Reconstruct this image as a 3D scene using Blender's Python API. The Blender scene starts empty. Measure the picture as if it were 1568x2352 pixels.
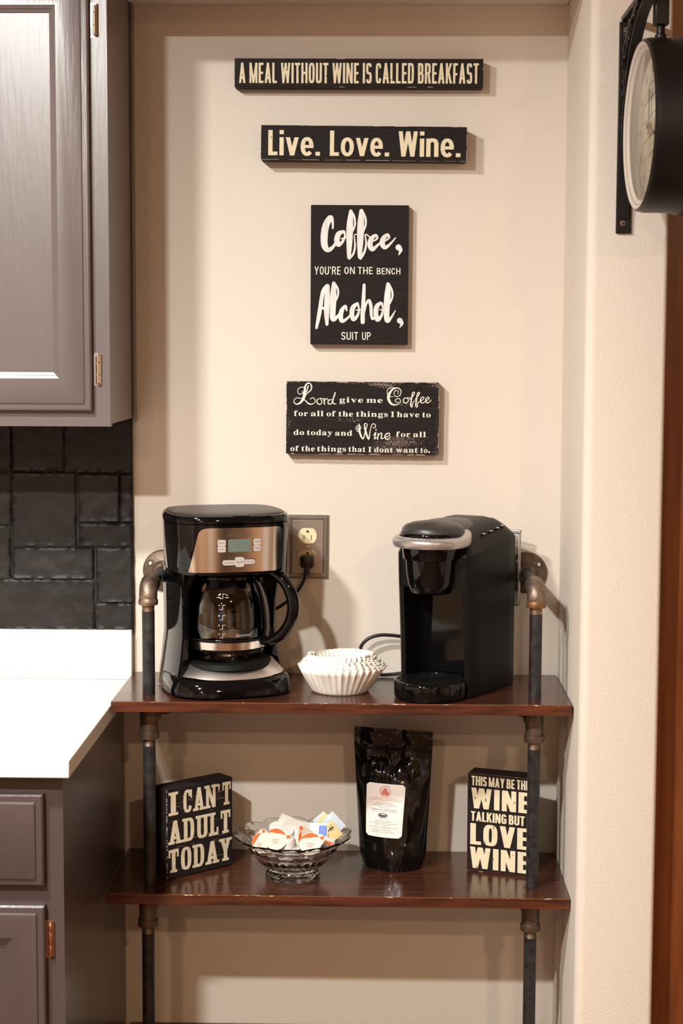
import bpy, bmesh, math, random
from mathutils import Vector, Matrix, noise
random.seed(7)
PI = math.pi
S = bpy.context.scene
COL = S.collection

# ------------------------------------------------------------------ camera
cd = bpy.data.cameras.new('camera')
cam = bpy.data.objects.new('camera', cd)
COL.objects.link(cam)
R = Matrix(((0.99969829, -0.00601965, 0.02381389),
            (0.02427867, 0.09509144, -0.99517243),
            (0.00372609, 0.99545034, 0.0952089)))
# rows above are world axes seen from the camera: used directly as the rotation
cam.matrix_world = Matrix.Translation((0, -3.05, 1.498)) @ R.to_4x4()
cd.sensor_fit = 'VERTICAL'
cd.sensor_height = 36.0
cd.lens = 3935 / 2352 * 36.0
cd.clip_start = 0.05
cd.dof.use_dof = True
cd.dof.focus_distance = 2.86
cd.dof.aperture_fstop = 5.6
S.camera = cam

# ------------------------------------------------------------------ world, exposure
w = bpy.data.worlds.new('world')
S.world = w
w.use_nodes = True
w.node_tree.nodes['Background'].inputs[0].default_value = (0.10, 0.16, 0.28, 1)
w.node_tree.nodes['Background'].inputs[1].default_value = 0.3
S.view_settings.view_transform = 'Standard'
S.view_settings.look = 'None'
S.view_settings.gamma = 1
S.view_settings.use_curve_mapping = False
S.view_settings.exposure = 0.05

# ------------------------------------------------------------------ lights (recessed ceiling lamps, the amber pair added as fill)
CEIL = 2.44
DAYW, FILL_AMBER = (1.0, 1.0, 0.95), (1.0, 0.66, 0.38)
LAMPS = [(-0.90, -2.45, 98, 0.11, DAYW), (-0.97, -1.50, 55, 0.15, DAYW),
         (1.10, -3.80, 44, 0.15, FILL_AMBER), (-0.9, -4.6, 45, 0.15, FILL_AMBER)]  # amber pair: unseen fill added to raise the warm room ambient
for lx, ly, lp, lr, lc in LAMPS:
    ld = bpy.data.lights.new('ceiling_lamp_light', 'AREA')
    ld.shape = 'DISK'
    ld.size = lr
    ld.energy = lp
    ld.color = lc
    lo = bpy.data.objects.new('ceiling_lamp_light', ld)
    lo.location = (lx, ly, CEIL - 0.012)
    COL.objects.link(lo)

# ------------------------------------------------------------------ materials
MAT = {}
def mat(name, color=(0.5, 0.5, 0.5), rough=0.5, metal=0.0, spec=0.5, coat=0.0, coat_rough=0.05,
        noise_amt=0.0, noise_scale=20.0, stretch=(1, 1, 1), color2=None, lo=0.35, hi=0.65,
        bump=0.0, bump_scale=200.0, bump_stretch=(1, 1, 1), trans=0.0, ior=1.45, emit=None, emit_s=0.0,
        rough2=None, aniso=0.0, detail=3.0, sss=0.0):
    m = bpy.data.materials.new(name)
    m.use_nodes = True
    nt = m.node_tree
    b = nt.nodes['Principled BSDF']
    b.inputs['Base Color'].default_value = (*color, 1)
    b.inputs['Roughness'].default_value = rough
    b.inputs['Metallic'].default_value = metal
    b.inputs['Specular IOR Level'].default_value = spec
    b.inputs['Coat Weight'].default_value = coat
    b.inputs['Coat Roughness'].default_value = coat_rough
    b.inputs['Transmission Weight'].default_value = trans
    b.inputs['IOR'].default_value = ior
    b.inputs['Anisotropic'].default_value = aniso
    b.inputs['Subsurface Weight'].default_value = sss
    if emit:
        b.inputs['Emission Color'].default_value = (*emit, 1)
        b.inputs['Emission Strength'].default_value = emit_s
    tc = nt.nodes.new('ShaderNodeTexCoord')
    def nz(scale, st, det=3.0):
        mp = nt.nodes.new('ShaderNodeMapping')
        mp.inputs['Scale'].default_value = st
        nt.links.new(tc.outputs['Object'], mp.inputs['Vector'])
        n = nt.nodes.new('ShaderNodeTexNoise')
        n.inputs['Scale'].default_value = scale
        n.inputs['Detail'].default_value = det
        nt.links.new(mp.outputs[0], n.inputs['Vector'])
        return n
    if color2 is not None:
        n = nz(noise_scale, stretch, detail)
        cr = nt.nodes.new('ShaderNodeValToRGB')
        cr.color_ramp.elements[0].position = lo
        cr.color_ramp.elements[1].position = hi
        cr.color_ramp.elements[0].color = (*color, 1)
        cr.color_ramp.elements[1].color = (*color2, 1)
        nt.links.new(n.outputs['Fac'], cr.inputs[0])
        nt.links.new(cr.outputs[0], b.inputs['Base Color'])
        if rough2 is not None:
            mr = nt.nodes.new('ShaderNodeMapRange')
            mr.inputs['From Min'].default_value = lo
            mr.inputs['From Max'].default_value = hi
            mr.inputs['To Min'].default_value = rough
            mr.inputs['To Max'].default_value = rough2
            nt.links.new(n.outputs['Fac'], mr.inputs['Value'])
            nt.links.new(mr.outputs[0], b.inputs['Roughness'])
    if bump > 0:
        n = nz(bump_scale, bump_stretch)
        bp = nt.nodes.new('ShaderNodeBump')
        bp.inputs['Strength'].default_value = 1.0
        bp.inputs['Distance'].default_value = bump
        nt.links.new(n.outputs['Fac'], bp.inputs['Height'])
        nt.links.new(bp.outputs[0], b.inputs['Normal'])
    MAT[name] = m
    return m

def thin_glass(name, tint=(1, 1, 1), refl=0.12, rough=0.02, ior=1.5):
    m = bpy.data.materials.new(name)
    m.use_nodes = True
    nt = m.node_tree
    nt.nodes.remove(nt.nodes['Principled BSDF'])
    out = nt.nodes['Material Output']
    tr = nt.nodes.new('ShaderNodeBsdfTransparent')
    tr.inputs[0].default_value = (*tint, 1)
    gl = nt.nodes.new('ShaderNodeBsdfGlossy')
    gl.inputs['Roughness'].default_value = rough
    fr = nt.nodes.new('ShaderNodeFresnel')
    fr.inputs['IOR'].default_value = ior
    ad = nt.nodes.new('ShaderNodeMath')
    ad.operation = 'ADD'
    ad.inputs[1].default_value = refl
    ad.use_clamp = True
    nt.links.new(fr.outputs[0], ad.inputs[0])
    mx = nt.nodes.new('ShaderNodeMixShader')
    nt.links.new(ad.outputs[0], mx.inputs[0])
    nt.links.new(tr.outputs[0], mx.inputs[1])
    nt.links.new(gl.outputs[0], mx.inputs[2])
    nt.links.new(mx.outputs[0], out.inputs[0])
    MAT[name] = m
    return m

mat('wall_paint', (0.70, 0.625, 0.545), 0.75, bump=0.0006, bump_scale=260, spec=0.25)
mat('wall_other', (0.48, 0.32, 0.19), 0.8)
mat('ceiling_paint', (0.55, 0.42, 0.30), 0.9)
mat('floor_wood', (0.08, 0.032, 0.014), 0.4, color2=(0.13, 0.055, 0.025), noise_scale=6, stretch=(1, 12, 1))
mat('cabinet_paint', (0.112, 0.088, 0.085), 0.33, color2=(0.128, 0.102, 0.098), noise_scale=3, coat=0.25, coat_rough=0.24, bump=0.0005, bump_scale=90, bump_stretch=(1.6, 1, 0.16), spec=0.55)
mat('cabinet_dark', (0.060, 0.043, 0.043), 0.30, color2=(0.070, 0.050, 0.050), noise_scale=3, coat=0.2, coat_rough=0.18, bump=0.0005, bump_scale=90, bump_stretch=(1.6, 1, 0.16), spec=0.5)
mat('toe_kick_dark', (0.05, 0.04, 0.038), 0.6)  # flat dark colour used on the toe kick
mat('quartz', (0.82, 0.78, 0.74), 0.22, color2=(0.77, 0.72, 0.67), noise_scale=9, lo=0.55, hi=0.75)
mat('stone_black', (0.012, 0.0100, 0.0095), 0.5, color2=(0.018, 0.0155, 0.015), noise_scale=14, bump=0.0010, bump_scale=45, spec=0.35)
mat('grout_black', (0.010, 0.009, 0.008), 0.6)
mat('wood_shelf', (0.034, 0.010, 0.006), 0.20, color2=(0.085, 0.026, 0.012), noise_scale=5, stretch=(0.8, 14, 14), lo=0.3, hi=0.72, bump=0.00025, bump_scale=30, bump_stretch=(1, 18, 18), spec=0.5, coat=0.35, coat_rough=0.12, rough2=0.32, detail=5)
mat('wood_edge', (0.036, 0.009, 0.005), 0.32, color2=(0.115, 0.031, 0.012), noise_scale=9, stretch=(1, 10, 10), coat=0.2, detail=6)
mat('edge_worn', (0.16, 0.05, 0.02), 0.35, color2=(0.75, 0.55, 0.38), noise_scale=60, stretch=(1, 3, 3), lo=0.60, hi=0.68)
mat('door_wood', (0.16, 0.045, 0.012), 0.32, color2=(0.28, 0.09, 0.024), noise_scale=4, stretch=(12, 12, 0.8), detail=5)
mat('pipe_black', (0.030, 0.028, 0.030), 0.38, metal=0.55, color2=(0.055, 0.05, 0.05), noise_scale=60, bump=0.0004, bump_scale=140, rough2=0.5)
mat('pipe_fitting', (0.20, 0.145, 0.11), 0.42, metal=0.85, color2=(0.30, 0.22, 0.165), noise_scale=90, bump=0.0005, bump_scale=420, rough2=0.5)
mat('pipe_flange', (0.12, 0.082, 0.06), 0.5, metal=0.7, color2=(0.17, 0.12, 0.09), noise_scale=70, bump=0.0005, bump_scale=300)
mat('pipe_rust', (0.30, 0.13, 0.045), 0.5, metal=0.6, color2=(0.16, 0.09, 0.05), noise_scale=120, bump=0.0004, bump_scale=500)
mat('pipe_thread', (0.45, 0.36, 0.28), 0.35, metal=0.95)
mat('black_gloss', (0.0025, 0.0025, 0.003), 0.06, spec=0.45)
mat('black_satin', (0.006, 0.0055, 0.0055), 0.36, spec=0.25, bump=0.0001, bump_scale=900)
mat('black_matte', (0.005, 0.0042, 0.004), 0.46, spec=0.2, bump=0.00012, bump_scale=1200)
mat('black_deep', (0.004, 0.004, 0.004), 0.6, spec=0.2)
mat('lid_satin', (0.035, 0.031, 0.029), 0.38, spec=0.6)
mat('steel', (0.86, 0.81, 0.78), 0.17, metal=1.0, bump=0.00004, bump_scale=60, bump_stretch=(1, 1, 40))
mat('steel_satin', (0.88, 0.83, 0.79), 0.36, metal=1.0)
mat('steel_bright', (0.80, 0.73, 0.68), 0.2, metal=1.0)
mat('silver_plastic', (0.52, 0.48, 0.46), 0.30, metal=0.75)
mat('chrome', (0.85, 0.82, 0.80), 0.06, metal=1.0)
mat('nickel', (0.72, 0.60, 0.47), 0.2, metal=1.0, bump=0.00005, bump_scale=300)
mat('copper_hinge', (0.62, 0.32, 0.2), 0.3, metal=1.0)
mat('lcd', (0.13, 0.17, 0.14), 0.25)
mat('lcd_mark', (0.05, 0.07, 0.055), 0.4)
mat('button_grey', (0.55, 0.50, 0.47), 0.4, metal=0.2)
mat('print_dark', (0.10, 0.075, 0.065), 0.6)
mat('print_white', (0.78, 0.78, 0.78), 0.5)
mat('carafe_dark', (0.004, 0.004, 0.004), 0.05, spec=0.5)
thin_glass('glass_carafe', (0.93, 0.92, 0.90), 0.015, 0.012, 1.45)
thin_glass('glass_tank', (0.88, 0.87, 0.89), 0.20, 0.30)
thin_glass('glass_clock', (0.97, 0.97, 0.97), 0.0, 0.03)
mat('crystal', (0.97, 0.95, 0.94), 0.03, trans=1.0, ior=1.48, bump=0.0005, bump_scale=75)
mat('paper_white', (0.80, 0.76, 0.70), 0.85, spec=0.1, sss=0.0)
mat('outlet_plate', (0.40, 0.36, 0.32), 0.36, metal=0.9)
mat('outlet_ivory', (0.80, 0.68, 0.42), 0.35)
mat('outlet_slot', (0.02, 0.015, 0.01), 0.6)
mat('sign_black', (0.015, 0.0115, 0.011), 0.6, color2=(0.022, 0.017, 0.016), noise_scale=60, stretch=(1, 1, 6), bump=0.0003, bump_scale=160, bump_stretch=(0.4, 1, 5), spec=0.12)
mat('sign_edge', (0.030, 0.022, 0.018), 0.6, color2=(0.38, 0.24, 0.14), noise_scale=45, lo=0.55, hi=0.68)
mat('sign_cream', (0.74, 0.65, 0.46), 0.7, color2=(0.06, 0.05, 0.045), noise_scale=95, stretch=(1.8, 1, 0.7), lo=0.665, hi=0.685, spec=0.2, detail=6)
mat('sign_cream_clean', (0.74, 0.66, 0.50), 0.7, color2=(0.64, 0.54, 0.38), noise_scale=60, spec=0.2)
mat('sign_white', (0.66, 0.64, 0.62), 0.6, color2=(0.84, 0.82, 0.80), noise_scale=70, stretch=(4, 1, 0.6), spec=0.3)
mat('sign_ivory', (0.80, 0.74, 0.64), 0.6)
mat('scuff', (0.55, 0.43, 0.34), 0.8)
mat('bag_black', (0.003, 0.0027, 0.0027), 0.12, spec=0.5)
mat('label_paper', (0.82, 0.76, 0.72), 0.45)
mat('label_red', (0.62, 0.075, 0.03), 0.6)
mat('label_orange', (0.75, 0.20, 0.07), 0.6)
mat('label_ink', (0.10, 0.07, 0.08), 0.6)
mat('label_violet', (0.10, 0.075, 0.11), 0.6)
mat('cup_white', (0.74, 0.70, 0.66), 0.35, sss=0.0)
mat('cup_lid', (0.72, 0.63, 0.54), 0.6, spec=0.2)
mat('cup_orange', (0.78, 0.12, 0.025), 0.6, spec=0.2)
mat('packet_white', (0.70, 0.68, 0.66), 0.5, color2=(0.62, 0.60, 0.59), noise_scale=60, bump=0.0006, bump_scale=90)
mat('packet_yellow', (0.70, 0.58, 0.27), 0.5, bump=0.0006, bump_scale=90)
mat('packet_pale_blue', (0.52, 0.60, 0.68), 0.5, bump=0.0006, bump_scale=90)
mat('packet_blue_print', (0.10, 0.17, 0.55), 0.5)
mat('packet_clear', (0.56, 0.50, 0.45), 0.3, bump=0.0008, bump_scale=120)
mat('clock_black', (0.006, 0.0045, 0.004), 0.40, spec=0.35, bump=0.0002, bump_scale=300)
mat('clock_rim_inner', (0.50, 0.43, 0.37), 0.4)
mat('clock_dial', (0.80, 0.74, 0.62), 0.5, color2=(0.68, 0.60, 0.46), noise_scale=12)
mat('clock_ink', (0.16, 0.11, 0.09), 0.6)
mat('clock_gold', (0.55, 0.38, 0.14), 0.6)
mat('iron', (0.014, 0.011, 0.010), 0.42, metal=0.3, bump=0.0003, bump_scale=200)
mat('iron_edge', (0.24, 0.17, 0.11), 0.4, metal=0.7)
mat('lamp_white', (0.8, 0.78, 0.75), 0.5)
mat('lamp_glow', (1, 0.9, 0.75), 0.5, emit=(1.0, 0.80, 0.60), emit_s=30)
mat('cord_black', (0.012, 0.011, 0.011), 0.38)
mat('added_window_glow', (0.02, 0.03, 0.05), 0.3, emit=(0.35, 0.5, 0.9), emit_s=0.7)  # cool glow of the added window, there to tint reflections
mat('frame_white', (0.7, 0.68, 0.64), 0.5)

# ------------------------------------------------------------------ mesh helpers
class MB:
    def __init__(s):
        s.v = []; s.f = []; s.mi = []; s.cur = 0
    def add(s, vs, fs, M=None):
        b = len(s.v)
        if M is not None:
            vs = [M @ Vector(p) for p in vs]
        s.v.extend([tuple(p) for p in vs])
        for f in fs:
            s.f.append([b + i for i in f]); s.mi.append(s.cur)
        return s
    def box(s, x0, x1, y0, y1, z0, z1, M=None):
        vs = [(x0, y0, z0), (x1, y0, z0), (x1, y1, z0), (x0, y1, z0), (x0, y0, z1), (x1, y0, z1), (x1, y1, z1), (x0, y1, z1)]
        return s.add(vs, [(3, 2, 1, 0), (4, 5, 6, 7), (0, 1, 5, 4), (1, 2, 6, 5), (2, 3, 7, 6), (3, 0, 4, 7)], M)
    def loft(s, rings, cap0=True, cap1=True, closed=True, M=None):
        n = len(rings[0]); vs = [p for r in rings for p in r]; fs = []
        for k in range(len(rings) - 1):
            for i in range(n if closed else n - 1):
                j = (i + 1) % n
                fs.append((k * n + i, k * n + j, (k + 1) * n + j, (k + 1) * n + i))
        if cap0: fs.append(tuple(reversed(range(n))))
        if cap1: fs.append(tuple((len(rings) - 1) * n + i for i in range(n)))
        return s.add(vs, fs, M)
    def lathe(s, prof, c=(0, 0, 0), seg=48, M=None, axis='Z', cap0=False, cap1=False):
        rings = []
        for r, h in prof:
            ring = []
            for i in range(seg):
                a = 2 * PI * i / seg
                ca, sa = r * math.cos(a), r * math.sin(a)
                if axis == 'Z': p = (c[0] + ca, c[1] + sa, c[2] + h)
                elif axis == 'Y': p = (c[0] + ca, c[1] - h, c[2] + sa)
                else: p = (c[0] - h, c[1] - ca, c[2] + sa)
                ring.append(p)
            rings.append(ring)
        return s.loft(rings, cap0, cap1, M=M)
    def tube(s, pts, r, seg=10, cap=True, M=None, r2=None, up=None):
        pts = [Vector(p) for p in pts]; n = len(pts); rings = []
        t0 = (pts[1] - pts[0]).normalized()
        u = Vector(up) if up else (Vector((0, 0, 1)) if abs(t0.z) < 0.9 else Vector((1, 0, 0)))
        for i, p in enumerate(pts):
            t = (pts[min(i + 1, n - 1)] - pts[max(i - 1, 0)]).normalized()
            u = (u - t * u.dot(t)).normalized()
            bnm = t.cross(u)
            rr = r[i] if isinstance(r, (list, tuple)) else r
            rb = rr if r2 is None else (r2[i] if isinstance(r2, (list, tuple)) else r2)
            rings.append([tuple(p + u * rr * math.cos(2 * PI * k / seg) + bnm * rb * math.sin(2 * PI * k / seg)) for k in range(seg)])
        return s.loft(rings, cap, cap, M=M)
    def sphere(s, c, r, seg=16, rings=9, M=None, sz=1.0):
        pr = [(max(1e-5, r * math.sin(PI * k / rings)), -r * sz * math.cos(PI * k / rings)) for k in range(rings + 1)]
        return s.lathe(pr, c, seg, M)
    def build(s, name, m, parent=None, smooth=40, bevel=0.0, bseg=2, loc=None, sub=0):
        me = bpy.data.meshes.new(name)
        me.from_pydata(s.v, [], s.f)
        ms = m if isinstance(m, (list, tuple)) else [m]
        for x in ms: me.materials.append(MAT[x])
        me.polygons.foreach_set('material_index', s.mi)
        bm = bmesh.new(); bm.from_mesh(me)
        bmesh.ops.remove_doubles(bm, verts=bm.verts, dist=1e-6)
        bmesh.ops.recalc_face_normals(bm, faces=bm.faces)
        bm.to_mesh(me); bm.free()
        if smooth:
            me.polygons.foreach_set('use_smooth', [True] * len(me.polygons))
            me.set_sharp_from_angle(angle=math.radians(smooth))
        me.update()
        o = bpy.data.objects.new(name, me)
        COL.objects.link(o)
        if parent: o.parent = parent
        if loc: o.location = loc
        if bevel > 0:
            b = o.modifiers.new('bevel', 'BEVEL'); b.width = bevel; b.segments = bseg; b.limit_method = 'ANGLE'; b.angle_limit = math.radians(35)
        if sub:
            b = o.modifiers.new('sub', 'SUBSURF'); b.levels = sub; b.render_levels = sub
        return o

def tag(o, label, cat, group=None, kind=None):
    o['label'] = label; o['category'] = cat
    if group: o['group'] = group
    if kind: o['kind'] = kind
    return o
def thing(name, label, cat, loc=(0, 0, 0), rz=0.0, group=None, rot=None):
    o = bpy.data.objects.new(name, None); COL.objects.link(o)
    o.empty_display_size = 0.05
    o.location = loc; o.rotation_euler = rot if rot else (0, 0, rz)
    return tag(o, label, cat, group)
def struct(o, label=None):
    o['kind'] = 'structure'
    if label: o['label'] = label
    return o
def one_box(name, m, dims, parent=None, bevel=0.0, smooth=40, bseg=2):
    b = MB(); b.box(*dims)
    return b.build(name, m, parent, smooth, bevel, bseg)
def superring(cx, cy, a, b, z, n=4, exp=4.0, fn=None):
    r = []
    for i in range(n):
        t = 2 * PI * i / n
        c, s_ = math.cos(t), math.sin(t)
        x = a * math.copysign(abs(c) ** (2 / exp), c); y = b * math.copysign(abs(s_) ** (2 / exp), s_)
        if fn: x, y = fn(x, y)
        r.append((cx + x, cy + y, z))
    return r
def smooth_path(p, k=6):
    p = [Vector(q) for q in p]; out = []
    for i in range(len(p) - 1):
        a = p[max(i - 1, 0)]; b = p[i]; c = p[i + 1]; d = p[min(i + 2, len(p) - 1)]
        for j in range(k):
            t = j / k
            out.append(0.5 * ((2 * b) + (c - a) * t + (2 * a - 5 * b + 4 * c - d) * t * t + (-a + 3 * b - 3 * c + d) * t ** 3))
    out.append(p[-1]); return out

# ------------------------------------------------------------------ lettering engine (polygons in a unit-height line)
def bar(x0, x1, y0, y1): return [(x0, y0), (x1, y0), (x1, y1), (x0, y1)]
def dia(x0, y0, x1, y1, wd): return [(x0 - wd / 2, y0), (x0 + wd / 2, y0), (x1 + wd / 2, y1), (x1 - wd / 2, y1)]
def ring(x0, x1, y0, y1, s, h, a0=0, a1=360, e=2.6, n=28):
    cx, cy, rx, ry = (x0 + x1) / 2, (y0 + y1) / 2, (x1 - x0) / 2, (y1 - y0) / 2
    def pt(a, kx, ky):
        c, q = math.cos(a), math.sin(a)
        return (cx + kx * math.copysign(abs(c) ** (2 / e), c), cy + ky * math.copysign(abs(q) ** (2 / e), q))
    out = []
    m = max(3, int(n * abs(a1 - a0) / 360))
    for i in range(m):
        t0 = math.radians(a0 + (a1 - a0) * i / m); t1 = math.radians(a0 + (a1 - a0) * (i + 1) / m)
        out.append([pt(t0, rx, ry), pt(t1, rx, ry), pt(t1, rx - s, ry - h), pt(t0, rx - s, ry - h)])
    return out
def bowl_r(x0, x1, y0, y1, s, h, e=2.6):
    r = min((x1 - x0) * 0.62, (x1 - x0))
    xm = x1 - r
    return [bar(x0, xm, y1 - h, y1), bar(x0, xm, y0, y0 + h)] + ring(x1 - 2 * r, x1, y0, y1, s, h, -90, 90, e)
def glyph(ch, s, h, e=2.8, W=None):
    """capitals of unit height with stem s and crossbar h; returns polygons, width"""
    base = dict(A=.56, B=.5, C=.5, D=.52, E=.42, F=.4, G=.52, H=.54, I=None, K=.54, L=.4, M=.70, N=.56, O=.52, R=.52, P=.50, S=.48, T=.46, U=.52, V=.56, W=.82, Y=.54)
    w_ = base.get(ch, .5)
    if ch == 'I': w_ = s
    elif W: w_ = w_ * W
    w = w_
    P = []
    if ch == 'A': P = [dia(s * .5, 0, w / 2, 1, s), dia(w - s * .5, 0, w / 2, 1, s), bar(w * .25, w * .75, .2, .2 + h)]
    elif ch == 'B': P = [bar(0, s, 0, 1)] + bowl_r(s * .5, w * .94, .5 - h * .45, 1, s, h, e) + bowl_r(s * .5, w, 0, .5 + h * .45, s, h, e)
    elif ch == 'C': P = ring(0, w, 0, 1, s, h, 22, 338, e)
    elif ch == 'D': P = [bar(0, s, 0, 1)] + bowl_r(s * .5, w, 0, 1, s, h, e)
    elif ch == 'E': P = [bar(0, s, 0, 1), bar(s, w, 0, h), bar(s, w * .93, .5 - h / 2, .5 + h / 2), bar(s, w, 1 - h, 1)]
    elif ch == 'F': P = [bar(0, s, 0, 1), bar(s, w * .9, .46 - h / 2, .46 + h / 2), bar(s, w, 1 - h, 1)]
    elif ch == 'G': P = ring(0, w, 0, 1, s, h, 22, 330, e) + [bar(w * .52, w, .40, .40 + h), bar(w - s, w, .06, .42)]
    elif ch == 'H': P = [bar(0, s, 0, 1), bar(w - s, w, 0, 1), bar(s, w - s, .5 - h / 2, .5 + h / 2)]
    elif ch == 'I': P = [bar(0, s, 0, 1)]
    elif ch == 'K': P = [bar(0, s, 0, 1), dia(s * .8, .42, w - s * .5, 1, s), dia(w - s * .45, 0, s * 1.15, .62, s)]
    elif ch == 'L': P = [bar(0, s, 0, 1), bar(s, w, 0, h)]
    elif ch == 'M': P = [bar(0, s * .9, 0, 1), bar(w - s * .9, w, 0, 1), dia(w / 2, 0, s * .55, 1, s * .85), dia(w / 2, 0, w - s * .55, 1, s * .85)]
    elif ch == 'N': P = [bar(0, s * .9, 0, 1), bar(w - s * .9, w, 0, 1), dia(w - s * .55, 0, s * .55, 1, s)]
    elif ch == 'O': P = ring(0, w, 0, 1, s, h, 0, 360, e)
    elif ch == 'R': P = [bar(0, s, 0, 1)] + bowl_r(s * .5, w * .96, .44, 1, s, h, e) + [dia(w - s * .5, 0, w * .62, .5, s)]
    elif ch == 'P': P = [bar(0, s, 0, 1)] + bowl_r(s * .5, w, .42, 1, s, h, e)
    elif ch == 'S': P = ring(0, w, .5 - h / 2, 1, s, h, 10, 270, e) + ring(0, w, 0, .5 + h / 2, s, h, -170, 90, e)
    elif ch == 'T': P = [bar(w / 2 - s / 2, w / 2 + s / 2, 0, 1), bar(0, w, 1 - h, 1)]
    elif ch == 'U': P = [bar(0, s, .3, 1), bar(w - s, w, .3, 1)] + ring(0, w, 0, .6, s, h, 180, 360, e)
    elif ch == 'V': P = [dia(w / 2, 0, s * .5, 1, s), dia(w / 2, 0, w - s * .5, 1, s)]
    elif ch == 'W': P = [dia(w * .27, 0, s * .5, 1, s * .92), dia(w * .27, 0, w * .5, 1, s * .92), dia(w * .73, 0, w * .5, 1, s * .92), dia(w * .73, 0, w - s * .5, 1, s * .92)]
    elif ch == 'Y': P = [bar(w / 2 - s / 2, w / 2 + s / 2, 0, .48), dia(w / 2, .42, s * .5, 1, s), dia(w / 2, .42, w - s * .5, 1, s)]
    elif ch == "'": w = s; P = [[(0, .68), (s * .5, .68), (s, 1), (0, 1)], ] ; w = s * .9
    elif ch == '.': w = s * 1.05; P = [bar(0, w, 0, h * 1.05)]
    elif ch == 'i': w = s; P = [bar(0, s, 0, .72), bar(0, s, .84, 1)]
    elif ch == 'v': w = .56; P = [dia(w / 2, 0, s * .5, .72, s), dia(w / 2, 0, w - s * .5, .72, s)]
    elif ch == 'o': w = .58; P = ring(0, w, -.015, .735, s, h, 0, 360, 2.2)
    elif ch == 'e': w = .56; P = ring(0, w, -.015, .735, s, h, 0, 318, 2.2) + [bar(s * .6, w - .005, .36 - h * .42, .36 + h * .42)]
    elif ch == 'n': w = .52; P = [bar(0, s, 0, .72), bar(w - s, w, 0, .5)] + ring(0, w, .24, .735, s, h, 0, 165, 2.3)
    elif ch == ' ': w = .24
    return P, w
def serifs(ch, w, s, t=.12, x=.09):
    """slab feet"""
    f = lambda c, y0, y1, k=1.0: bar(c - s / 2 - x * k, c + s / 2 + x * k, y0, y1)
    if ch == 'I': return [f(w / 2, 0, t), f(w / 2, 1 - t, 1)]
    if ch == 'A': return [f(s * .5, 0, t, .9), f(w - s * .5, 0, t, .9)]
    if ch == 'N': return [f(s * .45, 0, t), f(s * .3, 1 - t, 1, .8), f(w - s * .45, 1 - t, 1)]
    if ch == 'T': return [f(w / 2, 0, t), bar(-.02, .07, .66, 1), bar(w - .07, w + .02, .66, 1)]
    if ch == 'D': return [bar(-x, s, 0, t), bar(-x, s, 1 - t, 1)]
    if ch == 'U': return [f(s / 2, 1 - t, 1), f(w - s / 2, 1 - t, 1)]
    if ch == 'L': return [f(s / 2, 1 - t, 1), bar(-x, s, 0, t), bar(w - .09, w + .01, 0, .34)]
    if ch == 'C': return [bar(w - .10, w, .62, .97)]
    if ch == 'Y': return [f(w / 2, 0, t), f(s * .5, 1 - t, 1, .8), f(w - s * .5, 1 - t, 1, .8)]
    return []
def line_polys(text, s, h, x0, x1, y0, y1, gap=.09, e=2.8, slab=False, W=None, space=None):
    polys = []; x = 0
    for ch in text:
        P, w_ = glyph(ch, s, h, e, W)
        if ch == ' ' and space: w_ = space
        if slab: P = P + serifs(ch, w_, s)
        polys += [[(px + x, py) for px, py in q] for q in P]
        x += w_ + (gap if ch != ' ' else 0)
    tot = x - gap
    kx = (x1 - x0) / tot; ky = y1 - y0
    return [[(x0 + px * kx, y0 + py * ky) for px, py in q] for q in polys]
def stroke_polys(pts, k=5, sc=1.0):
    """variable-width brush stroke through (x, y, width)"""
    p = smooth_path([(a, b, c) for a, b, c in pts], k)
    out = []; L = []; Rr = []
    n = len(p)
    for i in range(n):
        a = p[max(i - 1, 0)]; b = p[min(i + 1, n - 1)]
        d = Vector((b.x - a.x, b.y - a.y)); d.normalize()
        nn = Vector((-d.y, d.x)); hw = max(1e-4, p[i].z) * sc / 2
        L.append((p[i].x + nn.x * hw, p[i].y + nn.y * hw)); Rr.append((p[i].x - nn.x * hw, p[i].y - nn.y * hw))
    for i in range(n - 1): out.append([L[i], L[i + 1], Rr[i + 1], Rr[i]])
    for q in (p[0], p[-1]):
        r = max(1e-4, q.z) * sc / 2
        out.append([(q.x + r * math.cos(2 * PI * j / 10), q.y + r * math.sin(2 * PI * j / 10)) for j in range(10)])
    return out
def flat(name, polys, m, parent, fn, lift=None):
    """polys (2D) placed by fn(x, y) -> 3D; each polygon nudged a hair so that overlaps never fight"""
    b = MB()
    for k, q in enumerate(polys):
        vs = [fn(x, y) for x, y in q]
        if lift: vs = [tuple(Vector(p) + Vector(lift) * (k % 61) * 4e-6) for p in vs]
        b.add(vs, [tuple(range(len(vs)))])
    me = bpy.data.meshes.new(name); me.from_pydata(b.v, [], b.f); me.materials.append(MAT[m]); me.update()
    o = bpy.data.objects.new(name, me); COL.objects.link(o)
    if parent: o.parent = parent
    if name in ('edge_wear', 'scuffs', 'cup_scale', 'numerals'): o['kind'] = 'stuff'
    return o
def rows_flat(name, polys, m, parent, fn, lift=None):
    """one part per line of text"""
    it = sorted([(min(p[1] for p in q), max(p[1] for p in q), k) for k, q in enumerate(polys)])
    rows = []
    for a, c, k in it:
        if rows and a < rows[-1][0] - 1e-4: rows[-1][0] = max(rows[-1][0], c); rows[-1][1].append(k)
        else: rows.append([c, [k]])
    out = []
    for c, ks in rows: out.append(flat(name, [polys[k] for k in sorted(ks)], m, parent, fn, lift))
    return out
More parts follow.
